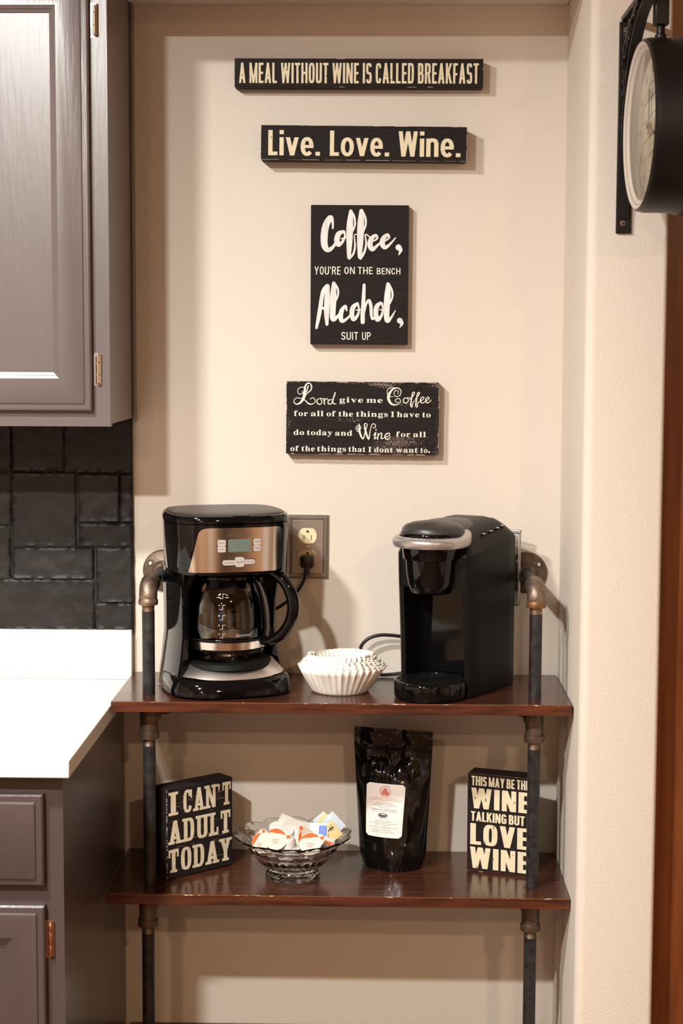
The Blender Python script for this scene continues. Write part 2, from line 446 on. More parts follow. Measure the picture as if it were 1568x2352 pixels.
def text_polys(body, x0, x1, yc, hgt=None, bold=0.0):
    """built-in typeface, fitted between x0 and x1 and centred on yc"""
    c = bpy.data.curves.new('t', 'FONT'); c.body = body; c.resolution_u = 2; c.offset = bold
    o = bpy.data.objects.new('t', c); COL.objects.link(o)
    bpy.context.view_layer.update()
    ev = o.evaluated_get(bpy.context.evaluated_depsgraph_get()); me = ev.to_mesh(); me.calc_loop_triangles()
    vs = [(v.co.x, v.co.y) for v in me.vertices]; ts = [tuple(t.vertices) for t in me.loop_triangles]
    ev.to_mesh_clear(); bpy.data.objects.remove(o); bpy.data.curves.remove(c)
    xa = min(v[0] for v in vs); xb = max(v[0] for v in vs)
    k = (x1 - x0) / (xb - xa); ky = k if hgt is None else hgt / .72
    return [[(x0 + (vs[i][0] - xa) * k, yc + (vs[i][1] - .33) * ky) for i in t] for t in ts]
GL = {'Sa':('64,-3 54,0 50,9 38,1 24,-2 16,-1 10,3 6,9 5,16 8,26 16,34 30,41 50,48 50,60 49,66 47,71 43,73 37,74 29,73 26,69 27,67 28,64 30,61 31,58 30,54 27,50 24,48 19,48 15,48 11,51 9,54 8,59 9,65 12,70 17,74 24,77 31,79 40,80 56,78 66,73 71,65 73,53 73,16 73,12 74,10 75,9 76,9 78,9 80,10 82,7 73,0 38,8 40,9 43,10 47,13 50,16 50,42 35,35 30,21 32,12','36,38,37 35,38,36 35,39,38 34,17,35 17,39,35 34,18,17 16,39,17 33,18,34 15,39,16 15,40,39 33,19,18 14,40,15 32,19,33 32,20,19 32,21,20 13,40,14 31,21,32 13,41,40 31,22,21 31,23,22 12,41,13 30,23,31 30,24,23 29,24,30 29,25,24 12,42,41 28,25,29 28,26,25 27,26,28 11,56,12 56,42,12 11,57,56 55,42,56 10,57,11 10,58,57 9,58,10 8,58,9 8,59,58 7,59,8 54,42,55 54,43,42 53,43,54 53,44,43 7,51,59 47,49,48 52,44,53 52,45,44 46,49,47 52,46,45 51,2,52 2,46,52 51,3,2 1,46,2 6,51,7 1,49,46 6,3,51 1,50,49 5,3,6 5,4,3 0,50,1'),
'Sd':('35,-3 27,-1 19,3 13,9 9,17 6,26 5,37 6,49 9,59 14,68 20,74 28,78 36,80 47,77 56,70 56,100 55,105 53,108 49,109 44,110 44,114 80,114 80,19 80,14 81,10 84,8 88,7 88,3 73,1 56,-3 56,10 47,1 43,7 47,8 50,10 54,14 56,19 56,60 54,64 52,67 48,69 43,70 37,68 33,62 30,52 29,38 30,24 32,15 37,9','19,21,20 19,18,21 18,17,21 17,16,21 16,22,21 15,22,16 14,22,15 11,13,12 10,13,11 10,14,13 9,41,10 41,14,10 9,42,41 40,14,41 40,39,14 39,38,14 38,22,14 9,43,42 8,43,9 37,22,38 8,44,43 36,22,37 7,44,8 7,45,44 6,45,7 6,46,45 5,46,6 4,46,5 4,47,46 35,22,36 35,23,22 3,47,4 3,48,47 34,23,35 34,24,23 33,30,34 30,24,34 30,25,24 33,31,30 29,25,30 3,32,48 2,32,3 29,26,25 32,31,33 2,31,32 29,28,26 28,27,26 1,31,2 1,0,31'),
'Se':('38,-3 29,-1 21,3 14,9 9,17 6,27 5,39 6,50 9,60 15,68 22,74 30,78 39,80 52,77 62,70 69,59 71,43 71,41 29,41 35,18 50,11 59,13 67,21 71,18 57,3 29,48 50,48 50,54 50,63 48,69 45,73 40,74 32,68 29,51','11,13,12 10,13,11 10,31,13 31,14,13 9,31,10 9,32,31 30,14,31 29,14,30 29,15,14 28,15,29 9,33,32 8,33,9 27,15,28 7,33,8 27,16,15 26,16,27 7,25,33 6,25,7 6,26,25 6,18,26 18,16,26 18,17,16 6,19,18 5,19,6 4,19,5 21,23,22 4,20,19 21,24,23 3,20,4 20,24,21 3,24,20 2,24,3 2,0,24 1,0,2'),
'Sf':('4,0 4,4 7,5 10,5 11,7 12,9 13,12 13,18 13,69 4,69 4,78 13,78 13,88 15,100 21,109 31,114 43,116 53,115 60,111 64,106 66,100 65,95 63,92 60,90 56,89 52,89 49,91 47,94 46,98 47,101 48,105 49,106 49,107 49,108 48,110 45,111 41,110 38,107 37,103 37,98 37,78 51,78 51,69 37,69 37,16 38,10 39,6 43,5 50,4 50,0','15,17,16 15,18,17 14,35,15 35,18,15 35,34,18 34,19,18 14,36,35 33,19,34 14,37,36 13,37,14 32,19,33 13,38,37 31,19,32 31,20,19 30,20,31 29,20,30 13,39,38 28,20,29 12,39,13 28,21,20 27,21,28 12,40,39 27,22,21 26,22,27 26,23,22 25,23,26 25,24,23 11,40,12 9,11,10 9,40,11 9,41,40 9,42,41 8,42,9 7,43,8 43,42,8 7,44,43 6,44,7 6,45,44 5,45,6 5,46,45 4,46,5 3,46,4 3,47,46 2,47,3 2,48,47 1,48,2 0,48,1 0,49,48'),
'Sg':('36,-35 22,-34 12,-30 6,-25 4,-19 7,-11 17,-6 9,0 6,8 7,13 11,18 17,23 26,28 11,38 6,53 7,60 10,67 15,72 22,76 30,79 39,80 49,79 58,76 79,76 79,67 67,67 71,59 73,51 72,44 69,38 64,33 58,29 51,26 43,26 41,26 39,26 37,26 35,26 31,25 28,24 26,21 25,18 28,14 35,12 44,12 56,12 65,10 71,7 76,3 78,-2 79,-9 76,-20 68,-28 55,-33 39,31 44,32 48,36 49,43 50,53 49,62 48,69 44,73 39,74 34,73 31,69 29,62 29,53 29,43 31,36 34,32 40,-29 59,-26 66,-16 65,-13 62,-10 58,-9 51,-9 24,-9 20,-13 18,-18 20,-22 24,-26 30,-28','19,21,20 18,21,19 18,22,21 17,22,18 17,62,22 62,23,22 62,24,23 17,63,62 61,24,62 17,64,63 60,24,61 16,64,17 16,65,64 59,25,60 25,24,60 59,26,25 15,65,16 15,66,65 58,26,59 14,66,15 58,27,26 13,66,14 13,67,66 57,27,58 57,28,27 57,29,28 13,68,67 56,29,57 56,30,29 12,68,13 12,69,68 55,30,56 55,31,30 12,54,69 54,31,55 12,31,54 12,32,31 11,38,12 38,37,12 37,32,12 37,36,32 36,33,32 35,33,36 34,33,35 11,39,38 11,40,39 10,40,11 10,41,40 9,41,10 9,42,41 9,43,42 8,43,9 8,44,43 8,45,44 8,46,45 8,47,46 7,47,8 7,48,47 7,49,48 6,49,7 6,50,49 5,77,6 77,76,6 76,50,6 5,78,77 75,50,76 74,50,75 74,51,50 73,51,74 4,78,5 72,51,73 4,79,78 71,51,72 4,80,79 3,80,4 71,52,51 3,81,80 2,81,3 2,82,81 70,52,71 70,53,52 2,70,82 2,53,70 1,53,2 1,0,53'),
'Sh':('5,0 5,4 9,5 11,6 13,9 13,14 13,100 13,104 11,107 9,109 5,110 5,114 37,114 37,67 48,76 61,80 77,73 83,53 83,14 83,9 84,6 87,5 91,4 91,0 51,0 51,4 52,4 57,7 59,14 59,54 58,60 57,64 55,67 51,68 43,66 37,59 37,14 37,9 39,6 41,5 45,4 45,0','10,12,11 10,9,12 9,8,12 8,13,12 7,13,8 6,13,7 5,13,6 14,16,15 13,16,14 13,33,16 33,32,16 32,17,16 13,34,33 31,17,32 5,35,13 35,34,13 30,17,31 29,17,30 5,36,35 28,17,29 28,18,17 4,36,5 4,37,36 27,18,28 27,19,18 4,38,37 27,20,19 3,38,4 26,20,27 3,39,38 26,21,20 2,39,3 2,40,39 26,22,21 1,40,2 0,40,1 0,41,40 24,26,25 24,22,26 24,23,22'),
'Si':('5,0 5,4 9,5 11,6 13,9 13,14 13,63 13,68 12,71 9,73 5,73 5,78 37,78 37,14 37,9 39,7 41,5 45,4 45,0 25,90 20,91 16,94 13,98 13,103 13,108 16,112 20,115 25,116 30,115 34,112 37,108 38,103 37,98 34,94 30,91','26,28,27 25,28,26 25,29,28 24,29,25 24,30,29 23,30,24 23,31,30 22,31,23 22,32,31 21,32,22 21,33,32 20,33,21 20,34,33 19,34,20 10,12,11 10,9,12 9,8,12 8,13,12 7,13,8 6,13,7 5,13,6 4,13,5 4,14,13 4,15,14 3,15,4 3,16,15 2,16,3 2,17,16 1,17,2 0,17,1 0,18,17'),
'Sl':('5,0 5,4 9,5 11,6 13,9 13,14 13,99 13,104 12,107 9,109 5,110 5,114 37,114 37,14 37,9 39,7 41,5 45,4 45,0','10,12,11 10,9,12 9,8,12 8,7,12 7,13,12 6,13,7 5,13,6 4,13,5 4,14,13 4,15,14 3,15,4 3,16,15 2,16,3 2,17,16 1,17,2 0,17,1 0,18,17'),
'Sm':('5,0 5,4 9,5 11,6 13,9 13,14 13,63 13,68 11,71 9,73 5,74 5,78 37,78 37,66 47,76 59,80 73,76 80,65 91,76 104,80 121,73 126,53 126,14 126,9 128,6 130,5 134,4 134,0 94,0 94,4 98,5 101,7 102,10 102,14 102,54 102,60 101,64 99,67 94,68 87,66 81,59 81,14 81,10 83,7 85,5 89,4 89,0 50,0 50,4 54,5 56,7 58,10 58,14 58,54 58,60 56,64 54,67 50,68 43,66 37,59 37,14 37,10 38,7 40,5 44,4 44,0','14,16,15 18,20,19 10,12,11 10,9,12 9,13,12 13,16,14 13,57,16 57,17,16 17,20,18 17,38,20 38,37,20 37,21,20 8,13,9 7,13,8 13,58,57 56,17,57 17,39,38 6,13,7 36,21,37 55,17,56 6,58,13 17,40,39 6,59,58 55,40,17 35,21,36 54,40,55 5,59,6 34,21,35 53,40,54 53,41,40 5,60,59 52,41,53 33,21,34 33,22,21 4,60,5 4,61,60 51,41,52 51,42,41 32,22,33 32,23,22 4,62,61 50,42,51 50,43,42 31,23,32 31,24,23 3,62,4 3,63,62 49,43,50 49,44,43 30,24,31 30,25,24 2,63,3 2,64,63 48,44,49 48,45,44 29,25,30 29,26,25 1,64,2 0,64,1 0,65,64 47,45,48 47,46,45 28,26,29 28,27,26'),
'Sn':('5,0 5,4 9,5 11,6 13,9 13,14 13,63 13,68 11,71 9,73 5,74 5,78 37,78 37,67 48,76 61,80 77,73 83,53 83,14 83,9 84,6 87,5 91,4 91,0 51,0 51,4 52,4 57,7 59,14 59,54 58,60 57,64 55,67 51,68 43,66 37,59 37,14 37,9 39,6 41,5 45,4 45,0','14,16,15 10,12,11 10,9,12 9,13,12 13,16,14 13,33,16 33,32,16 32,17,16 8,13,9 7,13,8 13,34,33 6,13,7 31,17,32 6,34,13 6,35,34 30,17,31 5,35,6 29,17,30 5,36,35 28,17,29 28,18,17 4,36,5 4,37,36 27,18,28 27,19,18 4,38,37 27,20,19 3,38,4 26,20,27 3,39,38 26,21,20 2,39,3 2,40,39 26,22,21 1,40,2 0,40,1 0,41,40 24,26,25 24,22,26 24,23,22'),
'So':('42,-3 32,-1 23,3 15,9 9,18 6,27 5,38 6,50 9,60 15,68 23,74 32,78 42,80 52,78 61,74 69,68 74,60 78,50 79,38 78,27 74,17 69,9 61,3 52,-1 42,3 48,5 52,10 53,14 54,20 55,28 55,38 54,57 52,68 48,73 42,75 36,73 32,68 30,57 29,39 29,29 30,20 31,14 32,10 36,5','11,13,12 11,14,13 10,34,11 34,14,11 10,35,34 33,14,34 33,15,14 9,35,10 9,36,35 32,15,33 32,16,15 8,36,9 8,37,36 31,16,32 31,17,16 7,37,8 30,17,31 7,38,37 30,18,17 6,38,7 6,39,38 5,39,6 29,18,30 29,19,18 5,40,39 28,19,29 4,40,5 28,20,19 4,41,40 27,20,28 3,41,4 27,21,20 3,42,41 26,21,27 3,43,42 25,21,26 2,43,3 25,22,21 2,24,43 24,22,25 1,24,2 1,22,24 1,23,22 0,23,1'),
'Sr':('5,0 5,4 9,5 11,6 13,9 13,14 13,63 13,68 12,71 9,73 5,73 5,78 36,78 36,63 41,70 47,75 53,79 58,80 64,79 69,76 71,72 72,66 72,62 70,59 66,56 62,56 58,56 55,58 53,60 52,62 50,64 47,65 44,64 40,60 38,55 37,48 37,14 38,9 40,6 43,5 49,4 49,0','16,18,17 16,19,18 15,19,16 10,12,11 10,9,12 9,13,12 15,20,19 14,20,15 8,13,9 14,21,20 7,13,8 13,31,14 31,21,14 6,13,7 31,22,21 13,32,31 30,22,31 29,22,30 13,33,32 5,13,6 5,33,13 28,22,29 28,23,22 5,34,33 27,23,28 27,24,23 26,24,27 26,25,24 5,35,34 5,36,35 4,36,5 4,37,36 3,37,4 3,38,37 2,38,3 2,39,38 1,39,2 1,40,39 0,40,1 0,41,40'),
'Ss':('38,-3 30,-2 22,2 20,2 18,2 15,1 13,-2 9,-2 9,26 13,26 17,17 22,10 28,5 35,4 41,4 45,7 47,10 48,15 46,21 39,26 27,32 19,37 14,42 10,48 9,55 11,65 16,73 24,78 35,80 38,80 41,79 45,78 50,77 51,77 52,76 53,76 56,77 58,80 61,80 61,55 57,55 54,63 49,69 44,73 37,74 33,73 29,71 27,68 26,65 27,61 29,58 32,55 37,53 48,47 55,43 60,38 63,32 64,24 62,13 57,5 49,-1','27,29,28 36,38,37 36,39,38 27,30,29 27,31,30 27,32,31 26,32,27 35,39,36 26,33,32 26,34,33 26,35,34 26,44,35 44,43,35 43,42,35 42,39,35 26,45,44 26,46,45 25,46,26 25,47,46 41,39,42 25,48,47 25,49,48 24,49,25 40,39,41 24,50,49 24,51,50 24,52,51 23,52,24 23,53,52 22,53,23 22,54,53 22,55,54 21,55,22 21,56,55 20,56,21 19,56,20 19,57,56 7,9,8 7,10,9 18,57,19 18,58,57 17,58,18 7,11,10 16,58,17 16,59,58 15,59,16 7,5,11 5,4,11 4,12,11 14,59,15 4,13,12 14,60,59 13,60,14 4,3,13 3,60,13 2,60,3 1,60,2 7,6,5 1,0,60'),
'St':('31,-2 22,-1 16,3 13,9 12,18 12,70 5,70 5,75 14,84 22,92 28,100 32,106 36,106 36,78 52,78 52,70 36,70 36,20 36,16 37,13 39,11 42,10 47,12 52,19 56,16 46,2','10,12,11 10,13,12 9,13,10 8,13,9 7,13,8 7,14,13 7,15,14 6,15,7 5,15,6 4,16,5 16,15,5 4,17,16 4,18,17 22,24,23 3,18,4 22,25,24 3,19,18 3,20,19 21,25,22 3,21,20 3,25,21 2,25,3 1,25,2 1,0,25'),
'Su':('33,-3 23,-1 16,4 13,13 11,24 11,62 11,67 10,71 7,73 3,74 3,78 35,78 35,18 36,15 38,12 40,10 44,9 51,11 57,16 57,62 57,67 55,71 52,73 47,74 47,78 81,78 81,17 81,13 83,10 86,8 90,7 90,3 75,2 57,-3 57,10 52,5 47,1 40,-2','9,11,10 9,8,11 8,7,11 7,12,11 23,25,24 23,22,25 22,21,25 21,26,25 20,26,21 6,12,7 19,26,20 5,12,6 4,12,5 18,26,19 3,12,4 3,13,12 18,27,26 17,27,18 3,14,13 17,28,27 2,14,3 2,15,14 16,34,17 34,28,17 16,35,34 33,28,34 33,29,28 2,16,15 2,35,16 33,30,29 33,32,30 32,31,30 2,36,35 1,36,2 1,37,36 0,37,1'),
'Sv':('36,-3 10,62 7,67 6,70 3,73 -1,73 -1,78 41,78 41,74 39,74 34,72 32,69 32,68 33,67 46,31 59,63 60,66 60,68 58,72 51,74 51,78 76,78 76,74 72,72 69,70 67,66 65,61 40,-3','5,7,6 5,9,7 9,8,7 19,21,20 19,22,21 19,23,22 5,10,9 18,23,19 4,10,5 3,10,4 3,11,10 18,24,23 17,24,18 2,11,3 17,25,24 2,12,11 2,13,12 16,25,17 2,14,13 1,14,2 15,25,16 15,26,25 14,26,15 0,14,1 14,27,26 0,27,14'),
'Sw':('31,-3 4,66 3,69 2,71 0,73 -3,73 -3,78 35,78 35,73 32,73 30,72 29,71 29,69 29,68 29,66 29,65 30,63 42,32 53,59 50,66 49,70 47,72 45,73 42,74 42,78 81,78 81,73 76,72 74,69 74,68 74,67 74,66 74,65 84,35 96,64 96,67 97,69 96,71 95,72 93,73 89,74 89,78 111,78 111,74 108,73 106,71 105,68 103,64 76,-3 72,-3 56,49 35,-3','5,7,6 5,8,7 23,25,24 23,26,25 40,42,41 40,43,42 22,26,23 39,43,40 39,44,43 4,8,5 4,9,8 22,27,26 21,27,22 38,44,39 4,10,9 38,45,44 3,10,4 3,11,10 37,45,38 20,27,21 20,28,27 2,11,3 37,46,45 2,12,11 36,46,37 19,28,20 2,13,12 19,29,28 1,13,2 35,46,36 19,30,29 35,47,46 1,14,13 19,31,30 34,47,35 18,31,19 1,15,14 18,32,31 0,15,1 18,33,32 0,16,15 34,48,47 33,48,34 0,17,16 17,50,18 50,33,18 17,51,50 49,33,50 49,48,33 0,51,17'),
'Sy':('13,-35 7,-34 3,-31 -1,-27 -2,-21 -1,-17 1,-13 5,-11 9,-10 13,-11 16,-12 18,-15 19,-19 19,-20 18,-21 18,-22 19,-24 21,-25 25,-23 29,-18 31,-15 32,-11 34,-7 35,-1 9,63 8,66 6,69 5,71 4,72 2,73 -1,73 -1,78 40,78 40,73 36,73 34,72 33,71 32,69 32,68 32,67 33,65 33,64 46,30 58,60 58,63 59,65 59,67 59,69 59,71 57,72 55,73 51,73 51,78 75,78 75,73 72,73 69,70 67,66 65,61 40,-6 36,-16 32,-24 28,-29 24,-33 19,-34','30,32,31 30,33,32 51,53,52 51,54,53 29,33,30 29,34,33 50,54,51 50,55,54 49,55,50 29,35,34 28,35,29 49,56,55 28,36,35 48,56,49 27,36,28 27,37,36 47,56,48 26,37,27 47,57,56 25,37,26 25,38,37 46,57,47 25,39,38 45,57,46 25,40,39 45,58,57 24,40,25 24,41,40 44,58,45 24,42,41 43,58,44 23,42,24 43,59,58 42,59,43 23,59,42 22,59,23 22,60,59 21,60,22 7,9,8 7,10,9 6,10,7 20,60,21 6,11,10 5,11,6 19,60,20 5,12,11 19,61,60 4,12,5 18,61,19 4,13,12 4,14,13 3,14,4 3,15,14 3,16,15 17,61,18 17,62,61 3,17,16 3,62,17 2,62,3 2,63,62 1,63,2 1,64,63 0,64,1'),
'SI':('3,0 3,4 11,6 15,8 18,12 19,19 19,97 18,103 16,107 11,109 3,110 3,114 61,114 61,110 54,109 49,107 46,103 46,97 46,19 46,15 47,11 49,8 51,7 56,5 61,4 61,0','10,12,11 10,13,12 9,13,10 9,14,13 8,14,9 8,15,14 7,15,8 7,16,15 6,16,7 6,17,16 5,17,6 5,18,17 5,19,18 4,19,5 4,20,19 3,20,4 3,21,20 3,22,21 2,22,3 2,23,22 1,23,2 1,24,23 0,24,1 0,25,24'),
'Ko':('23,-1 15,0 9,4 6,9 4,16 5,22 8,28 13,34 18,40 25,45 32,48 40,51 47,52 54,51 60,48 63,43 64,36 63,31 61,25 58,20 53,14 55,15 58,16 61,18 64,21 68,17 62,13 56,9 50,7 44,7 34,1 27,4 30,5 35,8 35,9 34,11 35,13 37,15 40,17 44,18 52,31 55,41 54,45 51,46 47,45 42,41 39,37 36,33 33,29 30,24 28,20 26,15 24,11 24,8 25,5','11,13,12 10,13,11 10,14,13 9,14,10 9,43,14 43,15,14 9,44,43 42,15,43 41,15,42 9,45,44 8,45,9 41,16,15 40,16,41 8,46,45 7,46,8 7,47,46 40,17,16 6,47,7 6,48,47 40,18,17 39,18,40 6,49,48 5,49,6 39,19,18 5,50,49 4,50,5 23,25,24 39,20,19 4,51,50 22,25,23 38,20,39 22,26,25 37,20,38 21,26,22 3,51,4 36,20,37 3,52,51 20,26,21 36,26,20 35,26,36 35,27,26 3,53,52 34,27,35 34,28,27 33,28,34 2,53,3 2,54,53 32,28,33 32,29,28 32,30,29 2,31,54 31,30,32 2,30,31 1,30,2 1,0,30'),
'Kr':('59,15 53,10 49,6 46,3 43,2 39,0 34,-1 27,0 21,2 18,6 17,12 17,16 19,21 22,26 26,32 31,37 37,41 33,41 30,41 25,41 22,38 19,35 16,31 12,28 9,32 12,34 15,37 18,40 20,42 22,50 24,54 25,55 27,55 28,55 29,55 29,54 29,53 29,52 29,51 29,50 31,48 36,47 40,47 44,46 48,45 51,43 53,41 54,37 53,35 52,33 50,29 48,26 45,22 43,19 41,16 39,13 37,10 36,7 37,6 38,5 41,6 44,8 49,12 56,19','31,33,32 31,34,33 30,34,31 30,35,34 30,36,35 29,36,30 29,37,36 29,38,37 29,39,38 29,40,39 28,40,29 28,41,40 28,42,41 28,43,42 28,44,43 28,45,44 28,46,45 27,19,28 19,16,28 16,46,28 19,17,16 15,46,16 19,18,17 15,47,46 27,20,19 26,20,27 26,21,20 15,48,47 25,21,26 14,48,15 14,49,48 25,22,21 24,22,25 14,50,49 23,22,24 13,50,14 13,51,50 12,51,13 12,52,51 12,53,52 11,53,12 62,0,63 11,54,53 10,54,11 10,55,54 62,1,0 10,56,55 61,1,62 9,56,10 9,57,56 61,2,1 60,2,61 9,58,57 8,58,9 60,3,2 59,3,60 8,59,58 8,3,59 8,4,3 7,4,8 7,5,4 6,5,7'),
'Kd':('22,-1 15,0 9,3 5,8 4,15 5,22 8,28 13,34 19,40 26,45 33,49 40,51 47,52 56,50 60,45 89,97 109,98 67,23 64,17 62,12 60,9 60,7 60,6 62,5 69,9 80,19 83,15 76,9 69,3 63,0 57,-1 52,0 47,2 44,5 43,10 43,11 33,2 26,3 30,4 34,7 38,11 43,16 47,21 51,27 55,36 56,42 55,46 52,47 49,46 45,44 41,41 38,37 34,32 31,27 28,23 25,19 22,13 21,8 22,4','15,17,16 14,17,15 11,13,12 10,13,11 10,47,13 47,14,13 9,47,10 9,48,47 46,14,47 9,49,48 45,14,46 8,49,9 45,17,14 8,50,49 44,17,45 8,51,50 7,51,8 7,52,51 43,17,44 6,52,7 6,53,52 5,53,6 5,54,53 42,17,43 5,55,54 42,18,17 4,55,5 41,18,42 4,56,55 24,26,25 41,19,18 40,19,41 24,27,26 3,56,4 3,57,56 40,35,19 35,20,19 40,36,35 34,20,35 39,36,40 33,20,34 33,21,20 23,27,24 23,28,27 2,57,3 2,58,57 33,22,21 38,36,39 33,23,22 32,23,33 32,28,23 2,37,58 37,36,38 2,36,37 32,29,28 1,36,2 31,29,32 1,0,36 31,30,29'),
'Kf':('54,15 48,9 43,5 38,1 34,0 29,-1 25,-2 24,-2 23,-2 -3,-46 -24,-48 8,6 6,8 6,11 7,14 9,17 11,18 14,19 15,19 28,40 25,37 22,34 19,31 15,28 12,32 17,36 21,39 24,42 27,45 30,49 34,54 39,60 44,68 55,83 65,94 74,100 82,102 92,99 95,92 93,84 89,76 82,67 72,58 61,50 48,42 26,4 27,4 32,5 37,7 43,11 50,19 48,48 64,58 75,70 82,81 84,92 84,94 82,95 81,96 80,97 74,93 67,84 58,68','35,37,36 34,37,35 34,59,37 59,58,37 58,38,37 34,60,59 57,38,58 56,38,57 55,38,56 33,60,34 33,61,60 55,39,38 54,39,55 54,40,39 33,62,61 32,62,33 53,40,54 53,41,40 52,41,53 32,51,62 31,51,32 52,42,41 30,51,31 51,42,52 51,43,42 29,51,30 51,44,43 28,51,29 28,44,51 27,44,28 26,19,27 19,44,27 19,45,44 26,20,19 18,45,19 25,20,26 25,21,20 24,21,25 24,22,21 23,22,24 16,18,17 16,45,18 49,0,50 15,45,16 14,45,15 49,1,0 13,45,14 12,45,13 48,1,49 48,2,1 11,45,12 47,2,48 10,45,11 46,2,47 46,3,2 10,46,45 10,8,46 8,3,46 8,4,3 8,5,4 8,6,5 10,9,8 7,6,8'),
'Ke':('25,-1 16,0 9,4 4,10 3,17 4,22 7,28 12,34 18,40 24,45 32,48 39,51 46,52 51,51 56,49 59,45 60,40 59,35 55,31 50,26 43,23 34,19 24,17 22,12 21,7 23,5 27,4 34,5 41,7 49,12 57,19 60,15 51,8 42,3 33,0 26,21 31,23 37,25 41,29 45,33 48,37 49,41 48,45 46,47 43,46 40,43 36,39 33,34 29,28','11,13,12 11,14,13 10,14,11 10,15,14 9,43,10 43,15,10 9,44,43 42,15,43 9,45,44 41,15,42 41,16,15 8,45,9 8,46,45 40,16,41 40,17,16 7,46,8 7,47,46 39,17,40 39,18,17 6,47,7 6,48,47 38,18,39 38,19,18 37,19,38 5,48,6 5,35,48 37,20,19 36,20,37 35,20,36 35,21,20 4,35,5 4,21,35 4,22,21 29,31,30 4,23,22 3,23,4 29,32,31 28,32,29 3,24,23 2,24,3 28,33,32 2,25,24 27,33,28 2,26,25 26,33,27 1,26,2 1,33,26 1,34,33 0,34,1'),
'Ki':('49,15 43,10 39,6 35,4 32,2 27,0 21,-1 12,2 9,10 9,14 12,20 16,27 21,37 19,35 17,33 15,30 12,28 9,32 11,33 14,36 17,39 20,43 24,47 27,50 50,52 33,21 28,11 26,7 27,6 27,5 30,6 34,8 39,12 45,19 46,61 43,61 40,63 38,65 37,68 38,72 41,75 44,77 48,77 51,77 54,75 56,73 56,70 56,67 53,64 50,61','41,43,42 41,44,43 40,44,41 40,45,44 39,45,40 39,46,45 38,46,39 38,47,46 37,47,38 37,48,47 36,48,37 36,49,48 35,49,36 35,34,49 23,25,24 22,25,23 21,25,22 20,12,21 12,25,21 19,12,20 19,13,12 11,25,12 18,13,19 18,14,13 17,14,18 17,15,14 16,15,17 10,25,11 10,26,25 9,26,10 32,0,33 32,1,0 8,26,9 31,1,32 8,27,26 31,2,1 7,27,8 30,2,31 7,28,27 30,3,2 29,3,30 7,29,28 7,3,29 7,4,3 6,4,7 6,5,4'),
'Kn':('0,-1 6,8 11,15 16,22 19,27 24,35 26,38 26,39 25,39 24,39 21,37 18,33 13,28 10,32 17,40 24,46 31,50 37,51 42,49 44,40 43,37 43,33 58,47 71,52 76,51 80,48 82,44 83,38 82,34 81,30 78,25 75,21 72,17 69,14 66,10 65,7 66,6 66,5 68,6 72,8 77,13 84,19 87,15 82,11 78,7 75,5 72,3 70,1 67,0 64,-1 62,-1 57,0 53,3 51,7 50,13 50,17 51,21 54,26 60,33 69,44 70,44 70,45 70,46 69,46 63,43 53,35 47,29 40,21 33,11 25,0','22,24,23 16,18,17 22,25,24 15,18,16 15,19,18 22,63,25 63,26,25 21,64,22 64,63,22 62,26,63 61,26,62 14,19,15 60,26,61 59,26,60 58,26,59 58,27,26 21,65,64 14,8,19 8,20,19 13,8,14 13,9,8 7,20,8 6,20,7 13,10,9 5,20,6 58,28,27 13,11,10 5,21,20 21,66,65 4,21,5 58,29,28 13,12,11 4,66,21 57,29,58 57,30,29 4,67,66 3,67,4 56,30,57 56,31,30 2,67,3 56,32,31 2,68,67 55,32,56 40,42,41 55,33,32 54,33,55 1,68,2 40,43,42 54,34,33 53,34,54 39,43,40 1,69,68 39,44,43 53,35,34 38,44,39 0,69,1 38,45,44 52,35,53 52,36,35 37,45,38 52,37,36 52,45,37 52,46,45 52,47,46 51,47,52 51,48,47 51,49,48 50,49,51'),
}
def baked(key):
    v, t = GL[key]
    vs = [tuple(int(a) / 250 for a in p.split(',')) for p in v.split()]
    return vs, [tuple(int(a) for a in q.split(',')) for q in t.split()]
def baked_line(text, pre, x0, x1, y, hk, gap=.09, spc=.2, kern=0.0):
    polys = []; x = 0
    for ch in text:
        if ch == ' ': x += spc; continue
        if ch == '.':
            polys.append([(x, 0), (x + .13, 0), (x + .13, .13), (x, .13)]); x += .13 + gap; continue
        vs, ts = baked(pre + ch)
        xa = min(v[0] for v in vs); xb = max(v[0] for v in vs)
        polys += [[(vs[i][0] - xa + x, vs[i][1]) for i in t] for t in ts]
        x += xb - xa + gap
    k = (x1 - x0) / (x - gap)
    return [[(x0 + px * k, y + py * hk) for px, py in q] for q in polys]

# ================================================================== STRUCTURE
struct(one_box('wall_back', 'wall_paint', (-2.6, 2.6, 0.0, 0.12, 0, CEIL), smooth=0))
struct(one_box('floor', 'floor_wood', (-2.6, 2.6, -5.4, 0.12, -0.1, 0), smooth=0))
struct(one_box('ceiling', 'ceiling_paint', (-2.6, 2.6, -5.4, 0.12, CEIL, CEIL + .1), smooth=0))
struct(one_box('wall_left', 'wall_other', (-2.72, -2.6, -5.4, 0.12, 0, CEIL), smooth=0))
struct(one_box('wall_right', 'wall_other', (2.6, 2.72, -5.4, 0.12, 0, CEIL), smooth=0))
struct(one_box('wall_front', 'wall_other', (-2.6, 2.6, -5.52, -5.4, 0, CEIL), smooth=0))
# soffit boxed over cabinets and niche
struct(one_box('trim_1', 'wall_paint', (-2.6, 0.318, -0.338, -0.0005, 2.092, CEIL - .0005), smooth=40, bevel=0.004), 'wall-coloured soffit over the cabinet and niche')
